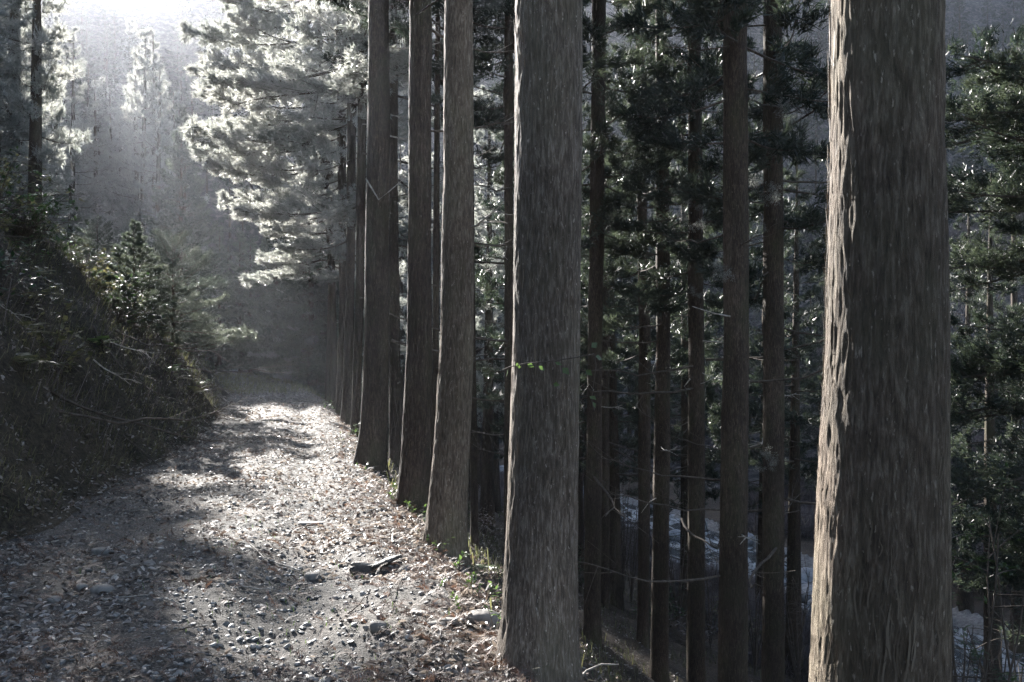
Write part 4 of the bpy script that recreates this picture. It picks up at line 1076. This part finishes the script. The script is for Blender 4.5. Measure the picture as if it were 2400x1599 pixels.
US = [understory(1, 5.2, 5, M_LEAF_D, .13, 5), understory(2, 4.5, 6, M_LEAF_D, .1, 0), understory(3, 5, 7, M_LEAF_D, .09, 1), understory(7, 5.6, 4, M_LEAF_D, .13, 5)]
def under(x, y, s, k, label, group=None, rz=0.0, name='understory_tree'):
    r = thing(name, label, 'small tree', (x, y, float(hgt(x, y))), rz, group, s)
    link('stems', US[k][0], r)
    if US[k][1]: o = link('leaves', US[k][1], r); o['kind'] = 'stuff'
under(4.95, 9.8, 1.0, 0, 'broad-leaved small tree with drooping leaves close behind the thickest trunk')
under(6.2, 10.8, .95, 3, 'broad-leaved small tree against the pale grassy slope, farther from the thickest trunk', None, 2)
under(7.3, 13, 1.0, 1, 'leafless many-stemmed small tree low beside the broad-leaved ones')
for k, (px, y) in enumerate([(1445, 26), (1462, 30), (1480, 28), (1590, 25), (1665, 24), (1770, 22), (1870, 21), (1720, 30), (2240, 17), (2330, 19)]):
    under((px-1200)/F*y, y, rng.uniform(.7, 1.0), 1 + k % 2, 'bare spindly small tree on the slope in front of the river', 'spindly trees before the river', k*1.1)

# cedar outside the frame at right whose boughs reach in
base = (9.4, 14.0, float(hgt(9.4, 14.0)))
rt = thing('cedar_tree', 'low-branched cedar whose green boughs hang right of the thickest trunk', 'tree', base)
link('trunk', ST[0], rt, (0, 0, 0), (0, 0, 0), (1.5, 1.5, 1.6))
BD = []
for k in range(3):
    V, a, w = bough(4.0, 520, 8, .13, .02, np.random.default_rng(70+k), .05, .34, spread=.42)
    BD.append(fol_mesh('bough', V, a, w, MATS_D))
rgb = np.random.default_rng(12)
for k in range(46):
    h = rgb.uniform(5.0, 13); az = rgb.uniform(2.3, 4.1)
    link('bough', BD[k % 3], rt, (0, 0, h), (rgb.uniform(-.3, .3), rgb.uniform(-.05, .3), az), rgb.uniform(.6, .98))
link('crown', CR_MID[0], rt, (0, 0, 9), (0, 0, 1), (1, 1, .8))

for px, y, H, cb_, k, lab in ((2330, 26, 16, 5.5, 1, 'dark cedar at the right end of the slope, behind the hanging green boughs'), (2262, 35, 16, 6, 2, 'slim dark cedar close right of the thickest trunk, farther down the slope'), (2392, 31, 17, 6.5, 0, 'dark cedar on the slope at the far right, half out of the frame')):
    bg_tree((px-1200)/F*y, y, H, cb_, CR_MID[k], 1.0, lab, None, 620+k)
# peeling bark on the two nearest trunks
def shreds(idx, n, az0, az1, zlo, zhi, seed):
    rt, (z, cx, cr), b = PROF[idx]; rg = np.random.default_rng(seed); mb = MB()
    for k in range(n):
        h = rg.uniform(zlo, zhi); th = rg.uniform(az0, az1); L = rg.uniform(.03, .17); w = rg.uniform(.001, .0034); lift = rg.uniform(.001, .014)
        t = np.linspace(0, 1, 6); hh = h+L*t; c = np.interp(hh, z, cx); r = np.interp(hh, z, cr)+.004+lift*(np.abs(t-.35)**1.6)*1.5
        t2 = th+.03*np.sin(t*4+k)
        er = np.stack([np.cos(t2), np.sin(t2), 0*t], 1); et = np.stack([-np.sin(t2), np.cos(t2), 0*t], 1)
        P = np.stack([c, 0*c, hh], 1)+er*r[:, None]
        ww = (w*np.sin(np.clip(t*.9+.08, 0, 1)*math.pi)**.5)[:, None]
        V = np.concatenate([P-et*ww, P+et*ww]); Q = [[q, q+1, q+7, q+6] for q in range(5)]
        mb.add(V, quads=Q, a=rg.uniform(0, 1))
    o = link('bark_shreds', mb.mesh('bark_shreds', [M_SHRED]), rt); o['kind'] = 'stuff'
M_SHRED = leaf_mat('bark_shred', (.09, .07, .05), (.20, .165, .125), (1.2, 1.1, 1.0), .15, .7, .25)
shreds(0, 900, 1.9, 4.6, .2, 5, 1); shreds(0, 200, 4.2, 6.4, .2, 5, 2); shreds(1, 260, 2.2, 4.4, .05, 3.8, 3); shreds(1, 140, 4.2, 6.3, .05, 3.8, 4); shreds(2, 160, 2.2, 6.0, .1, 4.5, 5)

# ------------------------------------------------------------------ labels told by what each stands behind
SHORT = [(2075, 'the thickest trunk'), (1285, 'the vine-crossed trunk'), (1070, 'the fern-footed trunk'), (983, 'the leaf-strewn row trunk'), (883, 'the wide-footed trunk'),
         (1398, 'the reddish brown trunk'), (1510, 'the snagged dark trunk'), (1555, 'the straight thin-lit trunk'), (1632, 'the dull hooked-snag trunk'), (1725, 'the cream-edged trunk'), (1815, 'the sprigged shaded trunk')]
ORD = ['nearest', 'second nearest', 'third nearest', 'fourth nearest', 'fifth nearest', 'sixth nearest', 'seventh nearest', 'eighth nearest', 'ninth nearest', 'tenth nearest']
def relabel(group, what):
    slots = {}
    for o in list(COL.objects):
        if o.get('group') != group: continue
        px = 1200+F*o.location.x/o.location.y
        i = min(range(len(SHORT)), key=lambda q: abs(SHORT[q][0]-px)); side = 'left' if px < SHORT[i][0] else 'right'
        slots.setdefault((SHORT[i][1], side), []).append((o.location.y, o))
    for (nm_, side), L in slots.items():
        L.sort(key=lambda q: q[0])
        for q, (_, o) in enumerate(L): o['label'] = '%s, %s of those %s of %s' % (what, ORD[min(q, 9)], side, nm_) if len(L) > 1 else '%s, alone %s of %s' % (what, side, nm_)
relabel('cedars near the river', 'dark low-slope cedar')
relabel('backlit cedars behind the row', 'pale backlit cedar')
relabel('spindly trees before the river', 'spindly bare small tree')

# ------------------------------------------------------------------ haze
hz = MB(); X0, X1, Y0, Y1, Z0, Z1 = -440, 440, -440, 440, -14, 205
mm = hgt(np.array([0.]), np.array([1200.]))
V = [(X0, Y0, Z0), (X1, Y0, Z0), (X1, Y1, Z0), (X0, Y1, Z0), (X0, Y0, Z1), (X1, Y0, Z1), (X1, Y1, Z1), (X0, Y1, Z1)]
hz.add(V, quads=[[0, 3, 2, 1], [4, 5, 6, 7], [0, 1, 5, 4], [1, 2, 6, 5], [2, 3, 7, 6], [3, 0, 4, 7]])
m, nt, out = mat('haze_air'); vs = nt.nodes.new('ShaderNodeVolumePrincipled')
vs.inputs['Color'].default_value = (.86, .90, 1.0, 1); vs.inputs['Density'].default_value = .0003; vs.inputs['Anisotropy'].default_value = .62
nt.links.new(vs.outputs[0], out.inputs['Volume'])
tag(link('haze', hz.mesh('haze', [m], False)), kind='stuff')
print('zmax', max((o.bound_box[6][2] for o in bpy.data.objects if o.type == 'MESH' and o.name == 'hillside')), 'tris', sum(len(me.polygons) for me in bpy.data.meshes))
